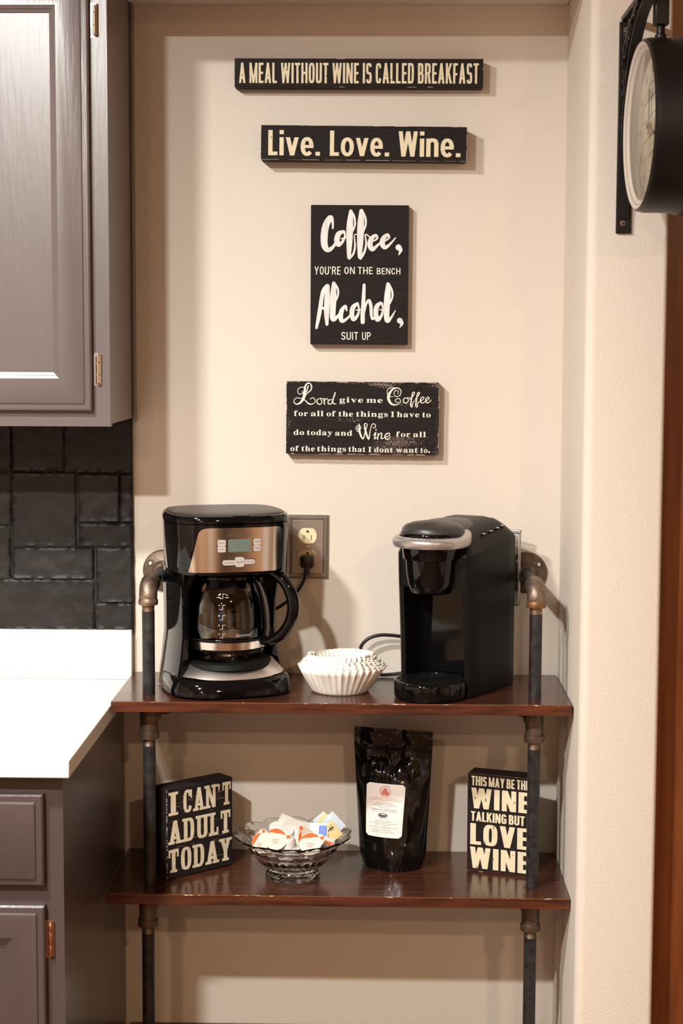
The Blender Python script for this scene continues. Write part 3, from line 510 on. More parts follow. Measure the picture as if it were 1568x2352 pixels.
# column / right return wall with rounded plaster corners (bullnose)
b = MB()
def col_plan(r=0.016, n=6):
    p = []
    x0, x1, y0, y1 = 0.3175, 0.444, -0.338, -0.0005
    for cx, cy, a0 in ((x0 + r, y0 + r, 180), (x1 - r * .5, y0 + r * .5, 270)):
        rr = r if a0 == 180 else r * .5
        for i in range(n + 1):
            a = math.radians(a0 + 90 * i / n)
            p.append((cx + rr * math.cos(a), cy + rr * math.sin(a)))
    p += [(x1, y1), (x0, y1)]
    return p
pl = col_plan()
b.loft([[(x, y, 0.0) for x, y in pl], [(x, y, CEIL - .001) for x, y in pl]])
struct(b.build('wall_right_return', 'wall_paint', smooth=50), 'beige wall return at the right end of the niche')
# timber door beside the wall return, with tan wall above
struct(one_box('wall_beyond', 'wall_other', (0.4445, 1.7, -0.215, -0.16, 1.962, CEIL - .001), smooth=0))
b = MB(); b.box(0.4445, 0.530, -0.27, -0.20, 0.0, 1.96)
d1 = b.build('door_1', 'door_wood', None, 30, 0.003); struct(d1, 'reddish brown stained wooden door frame')
one_box('door_panel', 'door_wood', (0.5305, 1.30, -0.245, -0.205, 0.001, 1.90), d1, 0.002)
one_box('door_head', 'door_wood', (0.5305, 1.70, -0.265, -0.2, 1.905, 1.96), d1, 0.002)
# dusk window added behind the camera to give cool bluish reflections
wn = struct(one_box('added_window_1', 'frame_white', (-1.75, -0.65, -5.3995, -5.37, 0.95, 2.05), smooth=0), 'unseen window added behind the camera for cool reflections')
one_box('added_window_pane', 'added_window_glow', (-1.70, -1.22, -5.3695, -5.365, 1.0, 2.0), wn, smooth=0)
one_box('added_window_pane', 'added_window_glow', (-1.18, -0.70, -5.3695, -5.365, 1.0, 2.0), wn, smooth=0)
# unseen pieces added around the room to streak the steel's reflections
d2 = struct(one_box('added_door_2', 'frame_white', (0.35, 1.20, -5.3995, -5.36, 0.0, 2.05), smooth=0), 'white door added across the room for a bright reflection')
d3 = struct(one_box('added_trim_2', 'frame_white', (-2.5995, -2.56, -3.9, -3.0, 0.0, 2.1), smooth=0), 'white door casing added on the left wall for a bright reflection')
struct(one_box('added_trim_3', 'black_satin', (1.75, 2.59, -5.39, -4.6, 0.0005, 1.85), smooth=0), 'tall dark cupboard added across the room for a dark reflection')
struct(one_box('added_trim_4', 'frame_white', (2.56, 2.5995, -2.6, -1.8, 0.0, 2.1), smooth=0), 'white door casing added on the right wall for a bright reflection')
struct(one_box('added_trim_5', 'wall_other', (-0.25, -0.05, -5.3995, -5.0, 0.0, CEIL - .001), smooth=0), 'pilaster added across the room to break up reflections')
struct(one_box('baseboard_back', 'frame_white', (-0.46, 0.317, -0.014, -0.0005, 0.0005, 0.09), smooth=40, bevel=.003))

# ================================================================== STONE SPLASHBACK (pieces in the wall)
sb = one_box('wall_stone_splashback', 'grout_black', (-1.3, -0.4462, -0.0085, -0.0004, 0.985, 1.42), smooth=0)
struct(sb, 'black-painted stone splashback under the cabinet')
tiles = [(-0.703, 1.2802, -0.6636, 1.3981), (-0.6583, 1.2804, -0.5694, 1.3985), (-0.5644, 1.2773, -0.4458, 1.3991), (-0.705, 1.1831, -0.6659, 1.2732), (-0.6601, 1.1428, -0.5494, 1.2739), (-0.5417, 1.1878, -0.4708, 1.2716), (-0.4665, 1.1882, -0.4465, 1.2717), (-0.5409, 1.1436, -0.4469, 1.183), (-0.7065, 1.0837, -0.6683, 1.178), (-0.6612, 1.084, -0.5185, 1.1384), (-0.5099, 1.0425, -0.4477, 1.1388), (-0.7081, 0.991, -0.5185, 1.0805), (-0.5127, 0.9925, -0.4481, 1.0384),
         (-0.80, 1.28, -0.709, 1.398), (-0.82, 1.184, -0.711, 1.273), (-0.86, 1.084, -0.712, 1.177), (-0.9, 0.991, -0.713, 1.08)]
for k, (x0, z0, x1, z1) in enumerate(tiles):
    x0 -= .0028; z0 -= .0028; z1 += .0028; x1 = min(x1 + .0028, -.4458)
    nx = max(4, int((x1 - x0) / 0.0036)); nz_ = max(4, int((z1 - z0) / 0.0036))
    vs = []; fs = []
    tx = random.uniform(-.03, .03); tz = random.uniform(-.04, .04); pr = random.uniform(.0, .003)
    for j in range(nz_ + 1):
        for i in range(nx + 1):
            u, v = i / nx, j / nz_
            x = x0 + (x1 - x0) * u; z = z0 + (z1 - z0) * v
            ex = min(u, 1 - u) * (x1 - x0); ez = min(v, 1 - v) * (z1 - z0)
            e = min(ex, ez)
            nn = noise.noise(Vector((x * 45, z * 45, k)))
            n2 = noise.noise(Vector((x * 190, z * 190, k + 9)))
            lip = 0.0030 * math.exp(-((e - .0036) / .0022) ** 2) * max(0, 0.35 + 1.1 * noise.noise(Vector((x * 90, z * 90, k + 4))))
            d = 0.0115 + pr + tx * (u - .5) * .06 + tz * (v - .5) * .06 + nn * .0014 + n2 * .0004 + lip
            if e < 1e-6:
                d = 0.0088
                x += nn * .0016; z += n2 * .0022 + nn * .001
            vs.append((min(x, -0.4452), -d, z))
    for j in range(nz_):
        for i in range(nx):
            a = j * (nx + 1) + i
            fs.append((a, a + 1, a + nx + 2, a + nx + 1))
    b = MB(); b.add(vs, fs)
    b.build('stone_tile', 'stone_black', sb, smooth=60)

# ================================================================== CABINETS
def panel_front(name, x0, x1, z0, z1, yf, parent, raised=True, rail=0.055, edge=0.014, m='cabinet_paint'):
    """framed cabinet front: moulded outer edge, flat rail, recessed moulding, centre panel"""
    b = MB()
    def rect(i, y): return [(x0 + i, y, z0 + i), (x1 - i, y, z0 + i), (x1 - i, y, z1 - i), (x0 + i, y, z1 - i)]
    rings = [rect(0, yf + .019), rect(0, yf + .007), rect(.0025, yf + .0045), rect(edge * .75, yf + .0035), rect(edge * .8, yf + .0012), rect(edge, yf)]
    if raised:
        rings += [rect(rail, yf), rect(rail + .0008, yf + .0018), rect(rail + .0050, yf + .0034), rect(rail + .0058, yf + .0052), rect(rail + .0105, yf + .0070), rect(rail + .0112, yf + .0088)]
    b.loft(rings, True, True)
    return b.build(name, m, parent, smooth=28)
def hinge(x, z0, z1, yf, parent, m='nickel'):
    """semi-wrap hinge: bent leaf, three knuckles, pin tips"""
    h = z1 - z0
    b = MB()
    b.box(x - .007, x + .001, yf - .0012, yf + .0003, z0, z1)
    b.tube([(x + .001, yf - .0006, z0 + h * .0), (x + .0028, yf - .0045, z0)], .0001, 4)
    o = b.build('hinge', m, parent, 30, .0004)
    k = MB(); r = .0035
    for a, c in ((.08, .34), (.355, .70), (.715, .90)):
        k.lathe([(.0005, z0 + h * a), (r * .9, z0 + h * a), (r, z0 + h * (a + .015)), (r, z0 + h * (c - .015)), (r * .9, z0 + h * c), (.0005, z0 + h * c)], (x, yf - .0045, 0), 16)
    k.build('pin_barrel', m, o, 22)
    for q in (.08, .90):
        t = MB(); t.sphere((x, yf - .0045, z0 + h * q), .0026, 10, 6); t.build('pin_tip', m, o, 60)
    f = MB(); f.loft([[(x + .0030, yf - .0045, z0 + h * q), (x + .0052, yf - .003, z0 + h * q), (x + .0052, yf + .0002, z0 + h * q), (x + .0030, yf + .0002, z0 + h * q)] for q in (.03, .12, .88, .97)])
    f.build('leaf', m, o, 30)
    return o
uc = thing('upper_cabinet', 'grey painted upper wall cabinet with framed door above the black stone splashback', 'cabinet', (-0.80, -0.14, 1.371))
def loc(o, root):   # keep world coordinates while parenting to a moved root
    o.matrix_parent_inverse = Matrix.Translation(-Vector(root.location)); return o
def P(o, root): o.parent = root; return loc(o, root)
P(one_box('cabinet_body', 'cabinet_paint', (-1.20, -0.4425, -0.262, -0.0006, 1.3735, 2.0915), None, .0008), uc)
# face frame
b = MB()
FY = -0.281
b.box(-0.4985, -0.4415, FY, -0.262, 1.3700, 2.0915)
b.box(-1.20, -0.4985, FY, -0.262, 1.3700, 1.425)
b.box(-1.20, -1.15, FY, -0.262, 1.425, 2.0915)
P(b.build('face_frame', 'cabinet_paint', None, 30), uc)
P(one_box('scribe_strip', 'cabinet_paint', (-0.4425, -0.4385, -0.030, -0.0006, 1.366, 2.0915), None, .001), uc)
dr = panel_front('door', -1.12, -0.4695, 1.3965, 2.085, -0.3010, None, True, .0505)
P(dr, uc)
for z0, z1 in ((1.4355, 1.4885), (1.9870, 2.0410)):
    P(hinge(-0.4600, z0, z1, FY, None), uc)

bc = thing('base_cabinet', 'dark grey painted base cabinet with drawer and door under the white countertop', 'cabinet', (-0.80, -0.30, 0.0))
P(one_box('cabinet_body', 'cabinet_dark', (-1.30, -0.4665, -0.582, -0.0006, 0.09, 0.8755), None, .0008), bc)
P(one_box('toe_kick', 'toe_kick_dark', (-1.30, -0.470, -0.53, -0.01, 0.0005, 0.0895), None), bc)
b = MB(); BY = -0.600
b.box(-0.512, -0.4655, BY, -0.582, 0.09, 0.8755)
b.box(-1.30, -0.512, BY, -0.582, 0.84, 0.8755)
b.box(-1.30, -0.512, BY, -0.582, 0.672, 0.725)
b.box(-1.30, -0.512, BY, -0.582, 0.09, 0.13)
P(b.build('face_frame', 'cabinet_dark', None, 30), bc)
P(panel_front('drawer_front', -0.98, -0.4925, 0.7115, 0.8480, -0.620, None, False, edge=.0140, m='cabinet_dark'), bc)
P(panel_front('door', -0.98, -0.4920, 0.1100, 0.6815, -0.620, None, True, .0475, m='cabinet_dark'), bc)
P(hinge(-0.4853, 0.5990, 0.6560, BY, None, 'copper_hinge'), bc)
P(hinge(-0.4853, 0.1400, 0.1970, BY, None, 'copper_hinge'), bc)

ct = thing('countertop', 'white quartz countertop with low upstand beside the coffee shelf', 'countertop', (-0.80, -0.31, 0.8765))
P(one_box('counter_slab', 'quartz', (-1.30, -0.4505, -0.630, -0.0006, 0.8768, 0.9030), None, .0016), ct)
P(one_box('upstand', 'quartz', (-1.30, -0.4485, -0.0205, -0.0080, 0.9032, 0.9925), None, .0012), ct)

# ================================================================== PIPE SHELF
sh = thing('pipe_shelf', 'three-tier shelf of dark red-brown boards on black iron pipes in the niche', 'shelf', (-0.07, -0.13, 0))
def board(zt, x0, x1, th=.0180):
    b = MB()
    b.box(x0, x1, -0.265, -0.0012, zt - th, zt)
    o = b.build('shelf_board', 'wood_shelf', None, 30, .0012)
    P(o, sh)
    e = one_box('front_edge', 'wood_edge', (x0 + .0005, x1 - .0005, -0.2656, -0.2645, zt - th + .001, zt - .0012), None)
    e.parent = o; e.matrix_parent_inverse = Matrix.Translation(-Vector(sh.location)) if False else Matrix.Identity(4)
    q = one_box('worn_arris', 'edge_worn', (x0 + .001, x1 - .001, -0.2658, -0.2642, zt - .0014, zt + .00015), None)
    q.parent = o
    return o
board(0.9140, -0.4478, 0.3138)
board(0.5870, -0.4590, 0.3165)
board(0.2590, -0.4590, 0.3165)
PX = ((-0.3925, -1), (0.2580, 1)); PY = -0.205; PR = .0107
def pipe(x, z0, z1, thread_top=False, y=PY):
    b = MB(); b.lathe([(PR, z0), (PR, z1)], (x, y, 0), 24, cap0=True, cap1=True)
    o = P(b.build('pipe', 'pipe_black', None, 50), sh)
    if thread_top:
        t = MB(); pr = []
        for i in range(9):
            pr += [(PR * .93, z1 + i * .0016), (PR * 1.0, z1 + i * .0016 + .0008)]
        t.lathe(pr, (x, y, 0), 24, cap1=True)
        q = t.build('pipe_thread', 'pipe_thread', None, 0); q.parent = o
    return o
for x, sg in PX:
    pipe(x, 0.9142, 1.0560, True)
    # elbow: swept quarter turn from vertical to the wall
    b = MB(); pts = []; rad = []
    Re = .018
    pts.append((x, PY, 1.078)); rad.append(.0150)
    for i in range(9):
        a = PI / 2 * i / 8
        pts.append((x, PY + Re - Re * math.cos(a), 1.0815 + Re * math.sin(a))); rad.append(.0155)
    pts.append((x, PY + Re + .012, 1.0995)); rad.append(.0155)
    b.tube(pts, rad, 24, up=(1, 0, 0))
    el = P(b.build('elbow', 'pipe_fitting', None, 60), sh)
    c = MB(); c.lathe([(.0125, 1.0665), (.0160, 1.0675), (.0168, 1.0705), (.0166, 1.0745), (.0152, 1.0785)], (x, PY, 0), 28, cap0=True)
    q = c.build('collar', 'pipe_rust' if sg > 0 else 'pipe_fitting', None, 50); q.parent = el
    c = MB(); c.lathe([(.0152, PY * -1 - .026), (.0168, .175), (.0166, .170), (.0130, .169)], (x, 0, 1.0995), 28, axis='Y')
    q = c.build('collar', 'pipe_fitting', None, 50); q.parent = el
    b = MB(); b.lathe([(PR, 0.018), (PR, 0.176)], (x, 0, 1.0995), 24, axis='Y')
    P(b.build('pipe', 'pipe_black', None, 50), sh)
    # round wall flange with four holes
    bm = MB()
    zc = 1.0995
    fl = MB()
    fl.lathe([(.0105, .024), (.0150, .0235), (.0165, .020), (.0175, .0095), (.019, .0082), (.0345, .0072), (.0365, .006), (.0370, .0040), (.0370, .0004)], (x, 0, zc), 48, axis='Y')
    fo = P(fl.build('wall_flange', 'pipe_flange', None, 50), sh)
    for k in range(4):
        a = PI / 4 + k * PI / 2 + (.25 if sg < 0 else -.15)
        hx, hz = x + .0265 * math.cos(a), zc + .0265 * math.sin(a)
        hb = MB(); hb.lathe([(.0001, .0078), (.0030, .0078), (.0044, .0086), (.0050, .0078), (.0050, .0070)], (hx, 0, hz), 18, axis='Y')
        q = hb.build('screw_hole', 'wall_paint', None, 40); q.parent = fo
        hb = MB(); hb.lathe([(.0036, .0088), (.0052, .0086), (.0056, .0068)], (hx, 0, hz), 18, axis='Y')
        q = hb.build('hole_rim', 'outlet_slot', None, 40); q.parent = fo
    q = flat('cast_letters', [[(px, py) for px, py in t] for t in text_polys('SLK', -.0075, .0075, 0, .0058, .012)], 'pipe_fitting', fo,
             lambda u, v, x=x, zc=zc: (x + (.0225 + v) * math.cos(1.05 - u / .0245), -.0090, zc + (.0225 + v) * math.sin(1.05 - u / .0245)))
# tees under each board, lower pipes
for zt, x_shift in ((0.896, 0.0), (0.569, -.004), (0.241, -.004)):
    for x, sg in PX:
        xx = x + (x_shift if sg < 0 else x_shift * .5)
        b = MB()
        b.lathe([(.0152, zt - .0003), (.0152, zt - .0435), (.0170, zt - .0455), (.0176, zt - .052), (.0170, zt - .0565), (.0125, zt - .0575)], (xx, PY, 0), 28, cap0=True)
        b.lathe([(.0145, -PY - .004), (.0150, -PY - .020), (.0172, -PY - .024), (.0172, -PY - .032), (.0120, -PY - .033)], (xx, 0, zt - .022), 28, axis='Y')
        P(b.build('tee_fitting', 'pipe_flange', None, 32), sh)
        b = MB(); b.lathe([(PR, 0.012), (PR, -PY - .030)], (xx, 0, zt - .022), 20, axis='Y'); P(b.build('pipe', 'pipe_black', None, 50), sh)
        b = MB(); b.lathe([(.0105, .022), (.0160, .020), (.0175, .0095), (.0345, .0072), (.0220, .006), (.0220, .0004)], (xx, 0, zt - .024), 36, axis='Y'); P(b.build('wall_flange', 'pipe_flange', None, 50), sh)
        low = {0.896: 0.5872, 0.569: 0.2592, 0.241: 0.0003}[zt]
        pipe(xx, low, zt - .070, True)

# ================================================================== WALL SIGNS
def sign(label, x0, x1, z0, z1, t, tilt=0.0, edge='sign_black', m='sign_black'):
    cx, cz = (x0 + x1) / 2, (z0 + z1) / 2
    s_ = thing('wooden_sign', label, 'sign', (cx, -0.0008, cz), rot=(0, tilt, 0), group=None)
    b = MB(); b.box(x0 - cx, x1 - cx, -t, 0, z0 - cz, z1 - cz)
    b.build('board', m, s_, 30, .0012)
    hw, hh = (x1 - x0) / 2, (z1 - z0) / 2
    def fn(x, y): return (-hw + x * 2 * hw, -t - .0003, -hh + y * 2 * hh)   # fractions of the face
    return s_, fn, hw, hh
def edge_wear(s_, hw, hh, t, m='scuff', k=.0007, amt=.5, seed=1):
    """thin worn lines where paint is rubbed off the arrises"""
    rnd = random.Random(seed); P_ = []
    for side in range(4):
        x = 0
        while x < 1:
            L = rnd.uniform(.01, .09)
            if rnd.random() < amt:
                a, c = x, min(1, x + L)
                kk = k * rnd.uniform(.4, 1.2)
                if side == 0: P_.append([(-hw + a * 2 * hw, hh - kk), (-hw + c * 2 * hw, hh - kk), (-hw + c * 2 * hw, hh - .0001), (-hw + a * 2 * hw, hh - .0001)])
                if side == 1: P_.append([(-hw + a * 2 * hw, -hh + .0001), (-hw + c * 2 * hw, -hh + .0001), (-hw + c * 2 * hw, -hh + kk), (-hw + a * 2 * hw, -hh + kk)])
                if side == 2: P_.append([(-hw + .0001, -hh + a * 2 * hh), (-hw + kk, -hh + a * 2 * hh), (-hw + kk, -hh + c * 2 * hh), (-hw + .0001, -hh + c * 2 * hh)])
                if side == 3: P_.append([(hw - kk, -hh + a * 2 * hh), (hw - .0001, -hh + a * 2 * hh), (hw - .0001, -hh + c * 2 * hh), (hw - kk, -hh + c * 2 * hh)])
            x += L + rnd.uniform(0, .03)
    P_ = [[(max(-hw, min(hw, px)), max(-hh, min(hh, py))) for px, py in q] for q in P_]
    return flat('edge_wear', P_, m, s_, lambda x, y: (x, -t - .00015, y), (0, -1, 0))

s1, f1, hw, hh = sign('long narrow black wooden sign reading A MEAL WITHOUT WINE IS CALLED BREAKFAST', -0.2600, 0.1692, 1.9470, 1.9956, .032, 0.003)
rows_flat('lettering', line_polys('A MEAL WITHOUT WINE IS CALLED BREAKFAST', .155, .115, .018, .982, .135, .845, gap=.085, e=3.4, W=.82, space=.20), 'sign_cream', s1, f1, (0, -1, 0))
edge_wear(s1, hw, hh, .032, amt=.3, seed=3)
s2, f2, hw, hh = sign('black wooden sign reading Live. Love. Wine. in cream sans letters', -0.2138, 0.1418, 1.8212, 1.8800, .042, 0.009)
def words(parts, s, h, e=2.4):
    out = []
    for tx, a, c, y0, y1 in parts: out += line_polys(tx, s, h, a, c, y0, y1, gap=.10, e=e)
    return out
LL = []
for tx, a, c in (('Live.', .036, .288), ('Love.', .336, .624), ('Wine.', .668, .970)):
    # capitals L / W in unit height, lower case drawn to its x-height
    LL += line_polys(tx, .185, .145, a, c, .125, .855, gap=.085, e=2.3)
rows_flat('lettering', LL, 'sign_cream', s2, f2, (0, -1, 0))
edge_wear(s2, hw, hh, .042, amt=.7, seed=5, k=.0006)

s3, f3, hw, hh = sign('tall black sign hand-painted Coffee, you\'re on the bench, Alcohol, suit up', -0.1282, 0.0430, 1.5044, 1.7468, .021, 0.003)
ST = [
 [(438,440,22),(437,370,30),(408,312,62),(352,420,82),(335,560,84),(345,660,76),(390,700,56),(450,655,35),(482,590,22)],
 [(566,478,34),(512,505,60),(488,575,66),(508,635,56),(556,600,34),(584,540,24),(578,478,24)],[(540,565,16),(610,548,14)],
 [(655,235,42),(645,400,78),(640,600,72),(635,785,42)],[(655,232,30),(695,300,26),(706,390,22),(682,470,20)],[(640,800,30),(690,740,26),(708,640,22),(700,520,12),(748,520,12)],
 [(782,232,50),(775,400,82),(770,600,74),(765,780,46)],[(785,228,36),(828,310,28),(834,400,22),(806,480,20)],[(775,798,34),(822,720,28),(842,620,22),(833,512,14),(895,552,16)],
 [(918,595,18),(975,560,22),(955,522,36),(900,570,56),(890,640,62),(918,690,50),(980,640,30),(1035,590,20)],
 [(1060,595,18),(1118,550,22),(1095,515,38),(1045,565,58),(1040,630,62),(1072,668,44),(1130,625,28),(1195,550,12)],
 [(1232,665,74),(1258,700,44),(1235,755,10)],
 [(375,1130,42),(325,1200,45),(292,1400,50),(270,1530,45),(248,1640,28)],[(378,1135,56),(375,1300,66),(370,1450,62),(375,1595,36)],[(300,1400,34),(380,1400,34)],
 [(455,1100,44),(450,1250,76),(445,1400,72),(448,1530,62),(500,1500,34),(545,1440,18)],[(460,1100,32),(504,1170,26),(505,1250,22),(470,1330,18)],
 [(612,1425,22),(600,1372,30),(555,1425,52),(540,1500,58),(560,1556,44),(622,1520,28),(684,1450,18)],
 [(742,1342,34),(692,1385,56),(676,1460,58),(695,1535,46),(742,1490,34),(762,1420,24),(748,1345,24)],[(730,1420,14),(790,1416,14)],
 [(822,1118,36),(815,1300,46),(808,1450,52),(808,1565,50)],[(820,1480,20),(850,1345,24),(882,1305,38),(905,1370,40),(912,1480,34),(930,1528,28),(962,1490,22)],
 [(1025,1332,34),(980,1372,56),(966,1450,58),(985,1536,52),(1032,1490,34),(1052,1410,24),(1040,1340,24)],[(1015,1415,14),(1082,1415,14)],
 [(1110,1105,44),(1105,1250,76),(1096,1400,72),(1103,1545,56),(1150,1510,30),(1202,1422,10)],[(1115,1105,34),(1160,1190,26),(1162,1270,22),(1128,1350,18)],
 [(1256,1545,70),(1282,1582,38),(1255,1628,8)]]
SC3 = []
for st in ST: SC3 += stroke_polys(st, 6)
# drawing sheet 1175 x 1675 whose corner sits at (174, 160)
SC3 = [[((x - 174) / 1180, 1 - (y - 161) / 1676) for x, y in q] for q in SC3]
rows_flat('script_lettering', SC3, 'sign_white', s3, f3, (0, -1, 0))
L2 = []
for tx, a, c, yb, yt, tl in (("YOU'RE", .040, .305, .502, .560, 0), ('ON', .345, .452, .507, .558, 0), ('THE', .485, .635, .507, .558, 0), ('BENCH', .678, .918, .506, .552, 0), ('SUIT', .320, .490, .034, .090, 0), ('UP', .532, .620, .034, .090, 0)):
    L2 += line_polys(tx, .13, .12, a, c, yb, yt, gap=.16, e=2.2, slab=False, W=1.1)
rows_flat('lettering', L2, 'sign_ivory', s3, f3, (0, -1, 0))

s4, f4, hw, hh = sign('black distressed sign reading Lord give me Coffee, with scuffed patches', -0.1706, 0.0984, 1.3110, 1.4386, .025, 0.006)
T4 = lambda x, y: ((x - 70) / 1374, 1 - (y - 62) / 656)
def b4(text, x0, x1, ybase, xh, pre='S', gap=.065, spc=.28):
    a, yb = T4(x0, ybase); c, _ = T4(x1, ybase)
    return baked_line(text, pre, a, c, yb, xh, gap, spc)
hS = .162
body = (b4('give', 548, 762, 247, hS) + b4('me', 792, 936, 247, hS) +
        b4('for', 140, 265, 374, hS) + b4('all', 292, 405, 374, hS) + b4('of', 434, 516, 374, hS) + b4('the', 542, 672, 374, hS) + b4('things', 700, 985, 374, hS) + b4('I', 1012, 1043, 374, hS) + b4('have', 1068, 1268, 374, hS) + b4('to', 1296, 1370, 374, hS) +
        b4('do', 138, 232, 546, hS) + b4('today', 258, 486, 546, hS) + b4('and', 512, 666, 548, hS) + b4('for', 1063, 1190, 554, hS) + b4('all', 1215, 1330, 554, hS) +
        b4('of', 110, 186, 693, hS) + b4('the', 210, 330, 693, hS) + b4('things', 352, 612, 693, hS) + b4('that', 634, 788, 694, hS) + b4('I', 812, 842, 695, hS) + b4('dont', 866, 1034, 696, hS) + b4('want', 1062, 1258, 696, hS) + b4('to.', 1284, 1368, 696, hS))
rows_flat('lettering', body, 'sign_ivory', s4, f4)
scr = []
LOWC = [[(385,212,7),(352,222,8),(348,252,10),(372,268,9),(392,245,8),(380,215,7),(405,218,6)],[(408,212,9),(414,265,12)],[(412,240,7),(428,214,8),(446,222,8)],[(478,222,8),(450,232,10),(448,258,11),(472,262,9),(488,230,8)],[(510,160,12),(492,220,12),(490,255,11),(518,262,7)],
 [(1160,200,7),(1128,208,9),(1126,238,10),(1150,246,9),(1170,222,8),(1158,200,7),(1182,202,6)],[(1180,215,6),(1212,180,8),(1222,150,8),(1206,155,9),(1196,210,12),(1190,270,12),(1204,280,8),(1208,245,7),(1228,225,6)],[(1228,215,6),(1256,180,8),(1268,152,8),(1252,155,9),(1242,210,12),(1236,270,12),(1250,280,8),(1254,245,7),(1276,228,6)],
 [(1278,228,7),(1308,205,8),(1296,190,8),(1278,210,10),(1280,238,10),(1302,244,8),(1326,225,6)],[(1326,228,7),(1354,205,8),(1344,190,8),(1326,210,10),(1328,238,10),(1348,242,8),(1374,218,6)],
 [(858,545,6),(878,515,9),(872,555,12),(868,575,10),(890,562,6)],[(880,492,12),(882,494,12)],[(900,525,9),(896,578,12)],[(898,550,7),(922,522,9),(934,530,10),(928,570,11),(948,568,7)],[(955,560,7),(1000,545,8),(1000,522,9),(972,530,11),(962,560,12),(982,578,10),(1014,555,6)]]
for st in LOWC: scr += [[T4(x, y) for x, y in q] for q in stroke_polys(st, 5, .9)]
CAP = [[(212,150,8),(228,172,9),(252,150,12),(262,118,14),(268,100,12)],[(296,120,12),(290,88,14),(262,76,16),(238,112,22),(232,190,36),(205,245,26),(165,268,14),(138,245,9),(160,212,8),(225,222,9),(272,262,16),(312,262,9),(332,232,9),(308,208,9),(284,222,7)],
       [(298,100,12),(292,135,14),(258,168,12),(222,205,14)],[(232,112,8),(190,118,8),(172,148,8),(186,176,8),(220,168,8)],
       [(1092,180,9),(1102,140,10),(1072,112,12),(1020,130,22),(988,195,34),(1012,252,26),(1060,264,12),(1098,236,9),(1082,206,9),(1050,220,8),(1062,242,8),(1080,236,6)],
       [(1092,180,8),(1055,190,8),(1038,160,8),(1052,136,8),(1078,142,7),(1070,168,6)],[(1060,112,8),(1005,112,8),(976,142,8),(992,184,8),(1030,190,7)],
       [(712,470,8),(728,500,9),(745,472,8),(722,452,8),(700,475,8),(715,508,9),(742,510,8)],[(728,440,10),(735,520,24),(765,576,14),(783,510,12),(800,446,10),(776,440,10),(785,500,22),(815,577,18),(828,500,9),(846,442,9),(874,446,9),(870,474,9),(850,470,7)]]
for st in CAP: scr += [[T4(x, y) for x, y in q] for q in stroke_polys([(a, c, d * .72) for a, c, d in st], 6)]
rows_flat('script_lettering', scr, 'sign_ivory', s4, f4, (0, -1, 0))
rnd = random.Random(11); SP = []
def speck(cx, cy, sx, sy, n, k=5):
    for _ in range(n):
        x = rnd.gauss(cx, sx); y = rnd.gauss(cy, sy)
        a = rnd.uniform(1, k); h_ = rnd.uniform(1.0, 2.6)
        if 74 < x < 1436 and 66 < y < 712: SP.append([T4(x, y), T4(x + a, y), T4(x + a, y + h_), T4(x, y + h_)])
speck(910, 82, 55, 10, 260); speck(990, 92, 30, 16, 130); speck(1100, 600, 95, 26, 620, 7); speck(960, 660, 60, 30, 260, 6)
speck(1150, 690, 120, 20, 260); speck(1120, 255, 60, 14, 50); speck(1420, 85, 30, 14, 120); speck(700, 70, 130, 4, 60); speck(660, 400, 90, 14, 70, 9)
speck(90, 440, 14, 60, 50); speck(1430, 520, 8, 100, 60); speck(1430, 700, 20, 12, 50)
for _ in range(160): speck(rnd.uniform(80, 1430), rnd.uniform(70, 710), 3, 3, 1, 3)
flat('scuffs', SP, 'scuff', s4, lambda x, y: (f4(x, y)[0], f4(x, y)[1] - .0003, f4(x, y)[2]), (0, -1, 0))
edge_wear(s4, hw, hh, .025, amt=.55, seed=9, k=.0009)

# ================================================================== WALL OUTLET
ou = thing('wall_outlet', 'bronze metal outlet plate with two ivory sockets between the two coffee machines', 'outlet', (-0.1333, -0.0006, 1.1438), rot=(0, 0.006, 0))
b = MB()
def rr(hx, hz, y): return [(-hx, y, -hz), (hx, y, -hz), (hx, y, hz), (-hx, y, hz)]
b.loft([rr(.0372, .0572, 0), rr(.0372, .0572, -.003), rr(.0360, .0560, -.0045), rr(.0335, .0535, -.0062), rr(.0325, .0525, -.0062), rr(.0312, .0512, -.0050), rr(.0302, .0502, -.0050), rr(.0280, .0480, -.0034), rr(.0274, .0474, -.0040)], False, True)
b.build('cover_plate', 'outlet_plate', ou, 25)
for dz in (.0195, -.0195):
    b = MB(); R_ = .0167; pts = []
    for i in range(40):
        a = 2 * PI * i / 40
        x, z = R_ * math.cos(a), R_ * math.sin(a)
        pts.append((x, max(-.0138, min(.0138, z)) + dz))
    b.loft([[(x, -.003, z) for x, z in pts], [(x, -.0062, z) for x, z in pts], [(x * .97, -.0066, dz + (z - dz) * .97) for x, z in pts]], False, True)
    so = b.build('socket', 'outlet_ivory', ou, 30)
    b = MB()
    b.box(-.0072, -.0058, -.0068, -.0060, dz - .0062, dz + .0014); b.box(.0058, .0072, -.0068, -.0060, dz - .0072, dz + .0014)
    b.loft([[(x * .0024, y, dz + .0078 + max(-.6, z) * .0026) for x, z in [(math.cos(2 * PI * i / 12), -math.sin(2 * PI * i / 12)) for i in range(12)]] for y in (-.0060, -.0068)])
    b.build('slots', 'outlet_slot', so, 0)
b = MB(); b.lathe([(.0001, .0056), (.002, .0056), (.0026, .0046), (.0028, .0036)], (0, 0, 0), 14, axis='Y')
b.build('screw', 'outlet_ivory', ou, 40)

